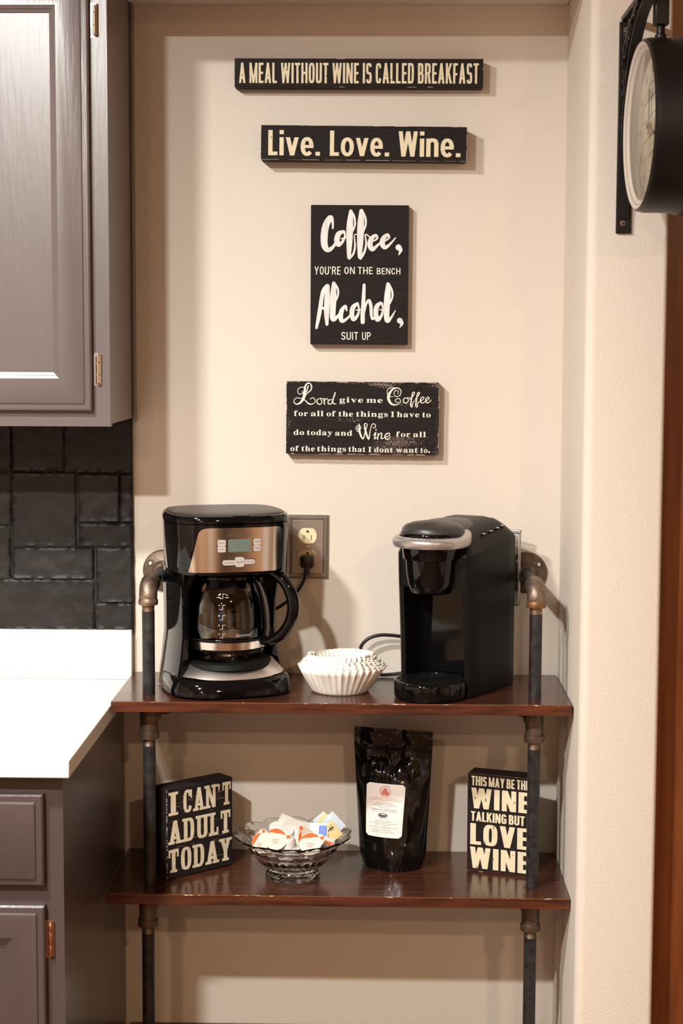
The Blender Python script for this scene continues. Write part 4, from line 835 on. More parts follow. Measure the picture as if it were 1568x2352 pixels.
# ================================================================== DRIP COFFEE MAKER
TOP = 0.9140
mk = thing('coffee_maker', 'black and steel drip coffee maker with digital clock panel on the top board', 'coffee maker', (-0.272, -0.133, TOP), math.radians(18))
HV = -.010; HA = .1015; HB = .0985; HE = 3.3
def fv(u, w_=.25):   # front surface of the brew head
    k = 1 - .02 * (.29 - w_) / .08
    q = min(.9999, abs(u) / (HA * k))
    return HV - HB * k * (1 - q ** HE) ** (1 / HE)
N = 72
# base: flared black foot
b = MB()
b.loft([superring(0, -.008, .100, .100, .0006, N, 3.2), superring(0, -.010, .107, .104, .004, N, 3.2), superring(0, -.010, .107, .104, .012, N, 3.2), superring(0, -.008, .1045, .1015, .022, N, 3.2), superring(0, -.007, .102, .099, .0295, N, 3.2), superring(0, -.004, .096, .092, .034, N, 3.2)])
b.build('base', 'black_gloss', mk, 50)
for fx, fy in ((-.08, -.085), (.08, -.085), (-.08, .07), (.08, .07)):
    pass
# steel band: crescent ramp on the front of the base
b = MB(); NB = 40; r0 = []; r1 = []; r2 = []; r3 = []
for i in range(NB + 1):
    a = math.radians(188 + 164 * i / NB)
    c, s_ = math.cos(a), math.sin(a)
    r0.append((.1000 * math.copysign(abs(c) ** .7, c), -.006 + .0975 * math.copysign(abs(s_) ** .75, s_), .0300))
    r1.append((.0985 * math.copysign(abs(c) ** .7, c), -.006 + .0955 * math.copysign(abs(s_) ** .75, s_), .0325))
    r2.append((.078 * c, -.018 + .066 * s_, .0555))
    r3.append((.074 * c, -.018 + .062 * s_, .0550))
b.loft([r0, r1, r2, r3], False, False, closed=False)
b.build('steel_band', 'steel_satin', mk, 60)
b = MB(); b.lathe([(.0001, .0545), (.058, .0545), (.060, .0562), (.074, .0562), (.077, .0545), (.080, .046)], (0, -.020, 0), 56)
b.build('warming_plate', 'black_deep', mk, 40)
# rear column with side cheeks (U in plan)
def uplan(sx, fl, ycl, ycr, yb=.084, t=.014, r=.034):
    p = []
    xo = .1 * sx + fl
    p += [(-xo + .011, ycl), (-xo + .004, (ycl + yb - r) / 2), (-xo, yb - r)]
    for i in range(5):
        a = PI - PI / 2 * i / 4
        p.append((-xo + r + r * math.cos(a), yb - r + r * math.sin(a)))
    for i in range(5):
        a = PI / 2 - PI / 2 * i / 4
        p.append((xo - r + r * math.cos(a), yb - r + r * math.sin(a)))
    p += [(xo, yb - r), (xo, ycr), (xo - .004, ycr - .004), (xo - t, ycr), (xo - t, .052), (.05, .058), (-.05, .058), (-xo + t, .052), (-xo + t + .010, ycl), (-xo + .014, ycl - .005)]
    return p
b = MB(); secs = []
for z, sx, fl, cl, cr in ((.004, 1.0, .005, -.060, .0), (.030, 1.0, .003, -.062, .0), (.055, .985, .001, -.058, .01), (.10, .96, -.001, -.052, .015), (.15, .955, 0, -.052, .01), (.190, .965, 0, -.058, -.01), (.214, .98, 0, -.066, -.03)):
    secs.append([(x, y, z) for x, y in uplan(sx, fl, cl, cr)])
b.loft(secs)
b.build('rear_housing', 'black_gloss', mk, 38)
# brew head
b = MB()
b.loft([superring(0, HV, HA * .93, HB * .93, .2075, N, HE), superring(0, HV, HA * .965, HB * .965, .2085, N, HE), superring(0, HV, HA * .98, HB * .98, .212, N, HE), superring(0, HV, HA, HB, .290, N, HE), superring(0, HV, HA * .998, HB * .998, .2925, N, HE)])
b.build('brew_head', 'black_gloss', mk, 40)
b = MB(); b.lathe([(.030, .2075), (.058, .2080), (.060, .2120)], (0, -.020, 0), 40, cap0=True)
b.build('filter_basket', 'black_gloss', mk, 40)
b = MB()
b.loft([superring(0, HV, HA * .992, HB * .992, .2928, N, HE), superring(0, HV, HA * 1.012, HB * 1.012, .2945, N, HE), superring(0, HV, HA * 1.012, HB * 1.012, .3010, N, HE), superring(0, HV, HA * .985, HB * .985, .3060, N, HE), superring(0, HV, HA * .955, HB * .955, .3068, N, HE)])
b.build('lid_rim', 'black_gloss', mk, 45)
b = MB()
b.loft([superring(0, HV, HA * .95, HB * .95, .3070, N, HE), superring(0, HV + .002, HA * .93, HB * .93, .3092, N, HE), superring(0, HV + .004, HA * .6, HB * .6, .3104, N, 3), superring(0, HV + .004, HA * .2, HB * .2, .3108, N, 2.4)])
ld_ = b.build('lid', 'lid_satin', mk, 40)
b = MB(); b.loft([[(-.006, fv(0) + .004, .3074), (.020, fv(0) + .004, .3074), (.016, fv(0) - .0015, .3070), (-.002, fv(0) - .0015, .3070)], [(-.006, fv(0) + .004, .3092), (.020, fv(0) + .004, .3092), (.016, fv(0) - .0015, .3085), (-.002, fv(0) - .0015, .3085)]])
b.build('lid_tab', 'lid_satin', ld_, 20)
# control panel that follows the bowed front
def fpatch(name, u0f, u1f, w0, w1, off, m, parent, nu=24, nw=14, thick=.0014):
    b = MB(); f = []; bk = []
    for j in range(nw + 1):
        ww = w0 + (w1 - w0) * j / nw
        ua, ub = u0f(ww), u1f(ww)
        f.append([(ua + (ub - ua) * i / nu, fv(ua + (ub - ua) * i / nu, ww) - off, ww) for i in range(nu + 1)])
        bk.append([(x, y + thick, z) for x, y, z in f[-1]])
    loop = lambda g: None
    n = nu + 1
    b.loft(f, False, False, closed=False)
    b.loft(bk, False, False, closed=False)
    rim_f = f[0] + [r[-1] for r in f[1:]] + list(reversed(f[-1]))[1:] + [r[0] for r in reversed(f[:-1])][:-1]
    rim_b = bk[0] + [r[-1] for r in bk[1:]] + list(reversed(bk[-1]))[1:] + [r[0] for r in reversed(bk[:-1])][:-1]
    b.loft([rim_f, rim_b], False, False)
    return b.build(name, m, parent, 35)
def rcorner(a, w0, w1, r, sgn, top=True, bot=True):
    def g(ww):
        ins = 0
        if top and ww > w1 - r: ins = r - math.sqrt(max(0, r * r - (ww - (w1 - r)) ** 2))
        if bot and ww < w0 + r: ins = r - math.sqrt(max(0, r * r - (w0 + r - ww) ** 2))
        return a(ww) + sgn * ins
    return g
PW0, PW1 = .2135, .2875
lin = lambda ww: -.0800 + (ww - PW0) / (PW1 - PW0) * .0165
cp = fpatch('control_panel', rcorner(lin, PW0, PW1, .011, 1, True, False), rcorner(lambda w_: .0800, PW0, PW1, .009, -1, True, True), PW0, PW1, .0012, 'steel', mk, 30, 30)
def btn(name, u0, u1, w0, w1, r, m='button_grey', off=.0030, par=None, **k):
    return fpatch(name, rcorner(lambda q: u0, w0, w1, r, 1), rcorner(lambda q: u1, w0, w1, r, -1), w0, w1, off, m, par or cp, 8, 10, .0018)
btn('display_screen', -.0165, .0215, .2475, .2685, .0005, 'lcd', .0018)
for (u0, u1, w0, w1, t) in ((-.0345, -.0212, .2580, .2682, 'PROG'), (-.0345, -.0212, .2475, .2576, 'AUTO'), (.0262, .0385, .2585, .2690, 'HOUR'), (.0262, .0385, .2480, .2581, 'MIN'),
                            (-.0262, -.0045, .2255, .2340, 'AUTO CLEAN'), (.0098, .0290, .2265, .2345, '1-4 CUP'), (-.0055, .0105, .2222, .2390, 'ON/OFF')):
    off = .0036 if t == 'ON/OFF' else .0030
    if t in ('PROG', 'AUTO', 'HOUR', 'MIN'):
        fr_ = fpatch('button_rim', lambda q, a=u0: a - .0006, lambda q, a=u1: a + .0006, w0 - .0004, w1 + .0004, .0018, 'outlet_slot', cp, 6, 2, .0008)
    else:
        btn('button_rim', u0 - .0008, u1 + .0008, w0 - .0009, w1 + .0009, .003, 'outlet_slot', .0018)
    bt = btn('button', u0, u1, w0, w1, .0010 if t in ('PROG', 'AUTO', 'HOUR', 'MIN') else .0032, off=off)
    tw = (u1 - u0) * (.62 if len(t) < 6 else .78)
    um, wm = (u0 + u1) / 2, (w0 + w1) / 2
    flat('lettering', text_polys(t, um - tw / 2, um + tw / 2, wm, .0020), 'print_dark', bt, lambda u, w_, off=off: (u, fv(u, w_) - off - .0003, w_))
flat('lettering', text_polys('BLACK+DECKER', -.0150, .0235, .2768, .0038), 'print_dark', cp, lambda u, w_: (u, fv(u, w_) - .0016, w_))
fr_ = [[(-.0172, .2737), (.0255, .2737), (.0255, .2740), (-.0172, .2740)], [(-.0172, .2798), (.0255, .2798), (.0255, .2801), (-.0172, .2801)], [(-.0172, .2737), (-.0169, .2737), (-.0169, .2801), (-.0172, .2801)], [(.0252, .2737), (.0255, .2737), (.0255, .2801), (.0252, .2801)]]
flat('logo_frame', [[(q[0][0] + (q[1][0] - q[0][0]) * k / 8, q[0][1]) for k in range(9)] + [(q[2][0] + (q[3][0] - q[2][0]) * k / 8, q[2][1]) for k in range(9)] for q in fr_], 'print_dark', cp, lambda u, w_: (u, fv(u, w_) - .0016, w_))
b = MB(); b.sphere((-.0275, fv(-.0275) - .0010, .2395), .0010, 8, 6); b.build('indicator_lamp', 'outlet_slot', cp)
flat('screen_digits', text_polys(':', .0005, .0015, .2585, .008), 'lcd_mark', cp, lambda u, w_: (u, fv(u, w_) - .0022, w_))
# power cord and plug (world coordinates)
cpth = smooth_path([(-.1335, -.030, 1.1135), (-.1345, -.034, 1.104), (-.138, -.033, 1.088), (-.148, -.029, 1.070), (-.162, -.024, 1.053), (-.185, -.020, 1.036), (-.215, -.016, 1.020)], 6)
b = MB(); b.tube(cpth, .0030, 10)
cc = b.build('power_cord', 'cord_black', None)
cc.parent = mk; cc.matrix_parent_inverse = (Matrix.Translation(mk.location) @ Matrix.Rotation(math.radians(18), 4, 'Z')).inverted()
b = MB()
b.loft([[(-.1333 + x * sx, y, 1.1190 + z * sz) for x, z in ((-.012, -.008), (-.009, -.011), (.009, -.011), (.012, -.008), (.012, .009), (.010, .011), (-.010, .011), (-.012, .009))] for y, sx, sz in ((-.0078, .95, .9), (-.010, 1, 1), (-.026, 1, 1), (-.030, .85, .85), (-.0315, .6, .6))])
b.lathe([(.0062, 0), (.0058, .004), (.0050, .0045), (.0055, .008), (.0046, .0085), (.0048, .012), (.0036, .0125), (.0034, .016)], (0, 0, 0), 14, M=Matrix.Translation((-.1333, -.026, 1.1105)) @ Matrix.Rotation(PI, 4, 'X'))
pg = b.build('plug', 'cord_black', None, 35); pg.parent = cc

# ------------------------------------------------------------------ glass carafe on the warming plate
cw = mk.matrix_basis
cx0 = Matrix.Translation(mk.location) @ Matrix.Rotation(math.radians(18), 4, 'Z') @ Vector((0, -.020, .0572))
ca = thing('glass_carafe', 'glass coffee carafe with black handle and steel band on the warming plate', 'carafe', tuple(cx0), math.radians(-14))
prof = [(.0500, .0002), (.0575, .0015), (.0625, .006), (.0650, .013), (.0660, .021), (.0668, .034), (.0700, .046), (.0714, .056), (.0712, .068), (.0698, .083), (.0672, .099), (.0632, .114), (.0580, .127), (.0530, .136), (.0510, .141)]
def prad(h):
    for (r0_, h0), (r1_, h1) in zip(prof, prof[1:]):
        if h0 <= h <= h1: return r0_ + (r1_ - r0_) * (h - h0) / (h1 - h0)
    return .05
b = MB(); b.lathe(prof, seg=72); b.lathe([(max(.0001, r - .0022), h + (.003 if k == 0 else 0)) for k, (r, h) in enumerate([(.002, .0002)] + prof)], seg=72)
b.build('glass_jug', 'glass_carafe', ca, 60)
b = MB(); b.lathe([(.0663, .0205), (.0676, .021), (.0682, .0335), (.0672, .0345)], seg=72); b.build('steel_band', 'steel_bright', ca, 40)
b = MB(); b.lathe([(.0672, .0345), (.0700, .0355), (.0708, .0375), (.0700, .0390), (.0690, .0385)], seg=72); b.build('upper_ring', 'carafe_dark', ca, 50)
b = MB(); b.lathe([(.0665, .0205), (.0672, .0190), (.0662, .0175)], seg=72); b.build('lower_ring', 'carafe_dark', ca, 50)
b = MB(); b.lathe([(.0525, .1375), (.0550, .1385), (.0550, .1430), (.0530, .1465), (.0480, .1485), (.0300, .1492), (.0001, .1494)], seg=56)
b.lathe([(.0515, .1380), (.0480, .1395), (.0001, .1400)], seg=56)
b.build('lid', 'black_gloss', ca, 50)
b = MB()
hp = smooth_path([(.048, 0, .1430), (.066, 0, .1480), (.086, 0, .1470), (.104, 0, .1340), (.1160, 0, .112), (.1195, 0, .088), (.1140, 0, .064), (.1000, 0, .044), (.0840, 0, .033), (.0690, 0, .0285)], 5)
ra = []; rb = []
for i in range(len(hp)):
    t = i / (len(hp) - 1)
    ra.append(.0085 + .0025 * math.sin(PI * t) - .001 * t); rb.append(.0100 + .0010 * math.sin(PI * t))
b.tube([tuple(p) for p in hp], ra, 18, r2=rb, up=(0, 0, 1))
b.build('handle', 'black_gloss', ca, 60)
b = MB()
pr = [(prad(h) + .0006, h) for h in (.030, .04, .05, .06, .07, .08, .09, .10, .11, .12, .13, .136)]
b.loft([[((r) * math.cos(a), r * math.sin(a), h) for a in (-.13, -.05, .05, .13)] + [((r + .004) * math.cos(a), (r + .004) * math.sin(a), h) for a in (.12, .04, -.04, -.12)] for r, h in pr])
b.build('handle_spine', 'black_gloss', ca, 40)
# printed cup scale on the jug, facing the front
A0 = math.radians(-90 + 14 - 4 + 4)
def jug(u, h): 
    r = prad(h) + .0004; a = A0 + u / .066
    return (r * math.cos(a), r * math.sin(a), h)
G = []; lw = .00045
def hl(u0, u1, h): G.append([(u0, h), (u1, h), (u1, h + lw), (u0, h + lw)])
def vl(u, h0, h1):
    for q in range(4): G.append([(u, h0 + (h1 - h0) * q / 4), (u + lw, h0 + (h1 - h0) * q / 4), (u + lw, h0 + (h1 - h0) * (q + 1) / 4), (u, h0 + (h1 - h0) * (q + 1) / 4)])
HS = [.116, .098, .081, .065, .050]
for i, h in enumerate(HS):
    hl(0, .005, h); vl(0, h - .0072, h); hl(-.005, .0, h - .0072)
    G += text_polys(str(12 - 2 * i), -.0068, -.0042, h - .0004, .0020)
G += text_polys('COFFEE', -.0105, -.0035, .1105, .0016); G += text_polys('WATER', .0035, .0105, .1105, .0016); G += text_polys('CUP', -.0085, -.0055, .1140, .0014); G += text_polys('OZ', .0055, .0085, .1145, .0018)
flat('cup_scale', G, 'print_white', ca, jug)
G = text_polys('BLACK+DECKER', .0235, .0465, .0465, .0026)
for q in ((.022, .0480), (.0435, .0435)): pass
G += [[(.0220, .0438), (.0480, .0438), (.0480, .0441), (.0220, .0441)], [(.0220, .0492), (.0480, .0492), (.0480, .0495), (.0220, .0495)], [(.0220, .0438), (.0223, .0438), (.0223, .0495), (.0220, .0495)]]
flat('logo', G, 'print_white', ca, jug)

# ================================================================== COFFEE FILTERS (nested paper cups)
FC = (-0.0700, -0.1600)
def paper_filter(k):
    ph = random.uniform(0, 6); nfl = 38
    b = MB(); rings = []
    zs = [0, .0004, .004, .012, .024, .036, .0455]
    off = (.0011 * k)
    rb_ = .0462 - .0016 * k; rt = .0715 - .0034 * k
    for j, z in enumerate(zs):
        t = z / .0455
        rr_ = rb_ + (rt - rb_) * t ** .9
        if j == 0: rr_ = rb_ * .98
        amp = .0022 * (t ** .7) + (.0006 if j > 0 else 0)
        ring_ = []
        for i in range(nfl * 4):
            a = 2 * PI * i / (nfl * 4)
            wv = (i % 4); tri = (0, .6, 1, .4)[wv] - .5
            jit = noise.noise(Vector((math.cos(a) * 3 + k, math.sin(a) * 3, z * 20))) * .004 * t
            r_ = rr_ + amp * 1.6 * tri + jit
            zz = z + off + noise.noise(Vector((math.cos(a) * 2.2, math.sin(a) * 2.2, k * .7 + 3))) * .004 * t + .0004 * tri * t
            ring_.append((r_ * math.cos(a + ph) * (1 + .10 * t * max(0, math.cos(a + ph))), r_ * math.sin(a + ph), zz))
        rings.append(ring_)
    b.loft(rings, True, False)
    me_ = b.build('coffee_filter', 'paper_white', None, 55)
    s_ = me_.modifiers.new('thick', 'SOLIDIFY'); s_.thickness = .0003
    return me_
for k in range(7):
    o = paper_filter(k)
    o.location = (FC[0] + random.uniform(-.0008, .0008), FC[1] + random.uniform(-.0008, .0008) + .0006 * k, TOP + .0004 + .0020 * k)
    o.rotation_euler = (random.uniform(-.02, .02) * k * .2, random.uniform(-.03, .03) * k * .2, 0)
    tag(o, 'outermost white fluted paper coffee filter holding the rest of its stack' if k == 0 else ('innermost white paper coffee filter, topmost of the nested stack' if k == 6 else 'white fluted paper coffee filter between outermost and innermost of the nested stack'), 'coffee filter', 'nested paper coffee filters')

# ================================================================== POD COFFEE BREWER
KO = Vector((0.1262, -0.1205, TOP)); KT = math.radians(-27)
kb = thing('pod_coffee_brewer', 'glossy black single-cup coffee brewer with silver handle at the right of the top board', 'coffee maker', tuple(KO), KT)
KW = .0675
def kplan(z, lean=0.0, sc=1.0, f=-.080, bk=.090, back_flare=.012, cav=True):
    """U plan: right flank bulges to the rear, recess opens to the front"""
    p = []; t = .013
    L, Rr_ = -KW * sc, KW * sc
    fl = f - lean
    p += [(L + .006, fl + .001), (L, fl + .009), (L - .003, 0), (L + .001, bk - .030), (L + .012, bk - .008), (L + .03, bk)]
    p += [(Rr_ - .012, bk), (Rr_ + back_flare - .008, bk - .004), (Rr_ + back_flare - .001, bk - .014), (Rr_ + back_flare * .85, .05), (Rr_ + back_flare * .55, .0), (Rr_ + back_flare * .2, -.045), (Rr_, fl + .006), (Rr_ - .004, fl)]
    if cav: p += [(Rr_ - t, fl + .001), (Rr_ - t - .002, -.030), (.03, -.024), (-.03, -.024), (L + t + .002, -.030), (L + t, fl + .001)]
    else: p += [(Rr_ - t, fl - .001), (Rr_ - t - .01, fl - .002), (.02, fl - .003), (-.02, fl - .003), (L + t + .01, fl - .002), (L + t, fl - .001)]
    return [(x, y, z) for x, y in p]
b = MB()
b.loft([kplan(.0008, 0, .985), kplan(.004, 0), kplan(.03, 0), kplan(.09, .003), kplan(.150, .008), kplan(.184, .011)], True, True)
b.build('body', 'black_matte', kb, 40)
b = MB()
b.box(-.0525, .0525, -.0300, -.0265, .028, .186); b.build('recess_back', 'black_gloss', kb, 20)
b = MB()
b.loft([kplan(.1842, .011, cav=False), kplan(.215, .013, cav=False), [(x, y, z + .12 * (y + .09)) for x, y, z in kplan(.240, .014, cav=False)]], True, True)
b.build('head_housing', 'black_matte', kb, 40)
# crowned top shell
def kcap(x, y, s_):
    yy = y
    base = .2402 + .0505 * (1 - s_ ** 2.6)
    return base - .10 * max(0, yy - .03) * (s_ ** 1.2) * .35 - .02 * max(0, -yy) * (1 - s_)
b = MB(); rings = []
base = [(x, y) for x, y, z in kplan(0, .014, cav=False)]
# densify
dn = []
for i in range(len(base)):
    a, c = base[i], base[(i + 1) % len(base)]
    for q in range(3): dn.append((a[0] + (c[0] - a[0]) * q / 3, a[1] + (c[1] - a[1]) * q / 3))
cxm, cym = .004, .012
for s_, zz in ((1, 0), (.985, .004), (.955, .009), (.91, .0155), (.84, .0235), (.74, .0315), (.60, .0385), (.44, .043), (.28, .0455), (.12, .0465), (.01, .047)):
    ring_ = []
    for x, y in dn:
        X = cxm + (x - cxm) * s_; Y = cym + (y - cym) * s_
        z = .2402 + .12 * (Y + .09) * (1 if s_ > .95 else .6 + .4 * s_) + zz
        lowb = max(0, Y - .05) * .5
        z -= min(zz * .8, lowb * zz / .047)
        ring_.append((X, Y, z))
    rings.append(ring_)
b.loft(rings, False, True)
shell = b.build('top_shell', 'black_satin', kb, 50)
# brew head cup in front
AX = (0, -.0966)
b = MB()
b.lathe([(.0001, .176), (.030, .1765), (.0345, .179), (.0395, .195), (.0425, .215), (.0435, .2345)], (AX[0], AX[1], 0), 56)
b.build('pod_holder', 'black_gloss', kb, 50)
b = MB(); b.lathe([(.0435, .2345), (.0470, .2350), (.0478, .2365), (.0500, .262), (.0500, .270)], (AX[0], AX[1], 0), 56, cap1=True)
b.build('head_collar', 'black_gloss', kb, 50)
b = MB(); b.lathe([(.0520, .2690), (.0530, .2800), (.0515, .2860), (.046, .2915), (.034, .2955), (.017, .2978), (.0001, .2984)], (AX[0], AX[1] + .006, 0), 56)
o = b.build('lid_dome', 'lid_satin', kb, 50)
b = MB(); b.lathe([(.0530, .2700), (.0545, .2715), (.0545, .2775), (.0528, .2795)], (AX[0], AX[1] + .004, 0), 56)
q = b.build('gloss_rim', 'black_gloss', o, 50)
# bridge from dome to shell
b = MB(); rings = []
for t in [i / 8 for i in range(9)]:
    y = AX[1] + .01 + t * .10; hw_ = .047 - .004 * t; zt = .2965 + .0020 * math.sin(PI * t) - .002 * t
    rings.append([(-hw_, y, .268), (-hw_, y, zt - .016), (-hw_ * .85, y, zt - .007), (-hw_ * .5, y, zt - .0015), (0, y, zt), (hw_ * .5, y, zt - .0015), (hw_ * .85, y, zt - .007), (hw_, y, zt - .016), (hw_, y, .268)])
b.loft(rings, True, True)
b.build('lid_bridge', 'lid_satin', o, 50)
# silver horseshoe handle
b = MB(); rings = []
NH = 44
for i in range(NH + 1):
    t = i / NH
    a = math.radians(158 + (404 - 158) * t)          # from left-rear around the front to the right
    e = max(0, (t - .80) / .20)
    ri, ro = .0530 + .002 * e, .0655 + .004 * e ** 2
    if i in (0, NH): ri, ro = ri + .002, ro - .002
    zb = .2565 + .004 * e; zt = .2705 + .0105 * e + .004 * max(0, .15 - t) / .15
    sh_ = .0020
    c, s__ = math.cos(a), math.sin(a)
    def pp(r, z): return (AX[0] + r * c, AX[1] + r * s__, z)
    zin = zt + .0035
    rings.append([pp(ri, zb + .002), pp(ri, zin - .001), pp(ri + .001, zin), pp(ro - .004, zt + .0012), pp(ro - .0012, zt - .0010), pp(ro, zt - .0045), pp(ro - .0006, zb + .003), pp(ro - .0025, zb), pp(ri + .002, zb)])
b.loft(rings, True, True)
hd = b.build('handle', 'silver_plastic', kb, 45)
def hmap(u, v):
    a = math.radians(266) + u / .060; r = .0590 - v
    return (AX[0] + r * math.cos(a), AX[1] + r * math.sin(a), .2741 - (r - .0540) * .31 + .0007)
flat('lettering', text_polys('KEURIG', -.0200, .0200, 0, .0050), 'print_white', hd, hmap)
# buttons along the right shoulder
def shell_z(x, y):
    best = None
    for (X, Y, Z) in [p for r in rings_shell for p in r]:
        d = (X - x) ** 2 + (Y - y) ** 2
        if best is None or d < best[0]: best = (d, Z)
    return best[1]
rings_shell = [[tuple(v.co) for v in shell.data.vertices]]
for k, (x, y) in enumerate(((.0615, -.022), (.0640, .003), (.0655, .027), (.0650, .048))):
    z = shell_z(x, y)
    b = MB(); b.lathe([(.0048, -.0005), (.0054, .0006), (.0045, .0012)], (x, y, z), 20); rb_ = b.build('button_ring', 'black_deep', kb, 40)
    b = MB(); b.sphere((x, y, z + .0004), .0042, 18, 8, sz=.55); q = b.build('button', 'chrome', kb, 60)
# drip tray
b = MB()
b.lathe([(.0560, .0006), (.0595, .002), (.0612, .006), (.0615, .026), (.0605, .0295), (.0580, .0310), (.0568, .0310), (.0560, .0290), (.0001, .0288)], (AX[0], AX[1], 0), 64, cap0=True)
b.box(-.030, .030, AX[1] + .03, -.030, .0008, .0285)
tr_ = b.build('drip_tray', 'black_gloss', kb, 45)
b = MB()
for rr_, nn in ((.010, 8), (.018, 14), (.026, 20), (.034, 26), (.042, 32), (.050, 38)):
    for i in range(nn):
        a = 2 * PI * i / nn + rr_ * 30; da = .62 * PI / nn
        p = [((rr_ + dr_) * math.cos(a + s2_ * da) + AX[0], (rr_ + dr_) * math.sin(a + s2_ * da) + AX[1]) for dr_, s2_ in ((-.0022, -1), (.0022, -.6), (.0022, 1), (-.0022, .6))]
        b.loft([[(x, y, .0289) for x, y in p], [(x, y, .0308) for x, y in p]], False, True)
for rr_ in (.006, .014, .022, .030, .038, .046, .0545):
    b.lathe([(rr_ - .0007, .0288), (rr_ - .0007, .0306), (rr_ + .0007, .0306), (rr_ + .0007, .0288)], (AX[0], AX[1], 0), 48)
b.build('drip_grate', 'black_satin', tr_, 0)
# clear water tank at the back
b = MB(); tk = [(-.012, .0925), (.040, .0925), (.0800, .0905), (.0800, .099), (.076, .104), (-.008, .106), (-.012, .102)]
b.loft([[(x, y, z) for x, y in tk] for z in (.136, .140, .262)], True, True)
wt = b.build('water_tank', 'glass_tank', kb, 30, .001)
b = MB(); b.loft([[(x + (.0007 if x > 0 else -.0007), y + .0004, z) for x, y in tk] for z in (.2622, .2690)], True, True)
b.build('tank_lid', 'glass_tank', wt, 30, .001)
kp = smooth_path([(.060, -.030, .9190), (.040, -.033, .9215), (.018, -.033, .9190), (-.004, -.033, .9190), (-.024, -.032, .9300), (-.0365, -.031, .9500), (-.0365, -.030, .9680), (-.024, -.029, .9820), (-.004, -.028, .9885), (.020, -.026, .9880), (.050, -.022, .9830), (.075, -.020, .975)], 7)
b = MB(); b.tube([tuple(p) for p in kp], .0031, 10)
kc = b.build('power_cord', 'cord_black', None); kc.parent = kb
kc.matrix_parent_inverse = (Matrix.Translation(KO) @ Matrix.Rotation(KT, 4, 'Z')).inverted()

# ================================================================== LOWER BOARD: BOX SIGNS
LOW = 0.5870
def box_sign(label, loc_, rz, W_, H_, T_):
    s_ = thing('box_sign', label, 'sign', (loc_[0], loc_[1], LOW + .0003), rz)
    b = MB(); b.box(0, W_, 0, T_, 0, H_)
    b.build('block', 'sign_black', s_, 30, .0022, bseg=3)
    return s_, (lambda x, y: (x * W_, -.0004, y * H_))
W_, H_ = .1405, .1595
bs1, g1 = box_sign("square black box sign reading I CAN'T ADULT TODAY in cream slab letters", (-0.3660, -0.1915), math.atan2(.0935, .106), W_, H_, .040)
SL = (line_polys('I', .205, .13, .065, .140, .700, .955, slab=True, gap=.05, W=1.12) + line_polys("CAN", .205, .13, .250, .735, .700, .955, gap=.15, slab=True, W=1.12) + line_polys("T", .205, .13, .845, .965, .700, .955, slab=True, W=1.12) +
      line_polys("ADULT", .205, .13, .045, .955, .383, .640, gap=.17, slab=True, W=1.12) +
      line_polys("TODAY", .205, .13, .035, .965, .072, .325, gap=.15, slab=True, W=1.12))
SL += stroke_polys([(.785, .915, .050), (.800, .885, .040), (.772, .845, .008)], 5) if False else []
SL += [[(.782 + .024 * math.cos(t) * .8, .932 + .020 * math.sin(t)) for t in [2 * PI * i / 14 for i in range(14)]], [(.778, .918), (.801, .930), (.796, .885), (.770, .858), (.780, .890)]]
rows_flat('lettering', SL, 'sign_cream_clean', bs1, g1, (0, -1, 0))
E1 = []; rnd = random.Random(4)
for _ in range(70):
    y = rnd.random(); L_ = rnd.uniform(.004, .02)
    E1.append([(.002, y), (rnd.uniform(.008, .02), y), (.012, min(1, y + L_)), (.002, min(1, y + L_))]) if rnd.random() < .55 else None
    if rnd.random() < .5:
        x = rnd.uniform(.02, .8); yy = rnd.choice((.35, .66, .42, .55, .82, .87, .78, .1)) + rnd.gauss(0, .02); h_ = .0014
        E1.append([(x, yy), (min(.98, x + rnd.uniform(.02, .16)), yy), (min(.98, x + .08), yy + h_), (x, yy + h_)])
flat('edge_wear', E1, 'scuff', bs1, lambda x, y: (x * W_, -.0001, y * H_), (0, -1, 0))
W2, H2 = .1130, .1750
bs2, g2 = box_sign('tall black box sign beginning THIS MAY BE THE WINE TALKING, behind the right pipe', (0.1513, -0.1144), math.radians(-19.5), W2, H2, .042)
g2 = lambda x, y: (x * W2, -.0004, y * H2)
LL = (line_polys('THIS MAY BE THE', .20, .15, .065, .985, .876, .972, gap=.075, e=3.0, space=.17) + line_polys('WINE', .215, .17, .062, .985, .644, .852, gap=.09, e=3.0) +
      line_polys('TALKING BUT I', .20, .15, .062, .985, .515, .612, gap=.075, e=3.0, space=.17) + line_polys('LOVE', .205, .16, .055, .985, .275, .490, gap=.08, e=3.0) +
      line_polys('WINE', .215, .17, .050, .985, .035, .250, gap=.09, e=3.0))
rows_flat('lettering', LL, 'sign_cream', bs2, g2, (0, -1, 0))
flat('edge_wear', [[(.0, .993), (1, .993), (1, .997), (0, .997)], [(.004, 0), (.010, 0), (.010, .99), (.004, .99)], [(0, .004), (1, .004), (1, .008), (0, .008)]], 'edge_worn', bs2, lambda x, y: (x * W2, -.00025, y * H2))

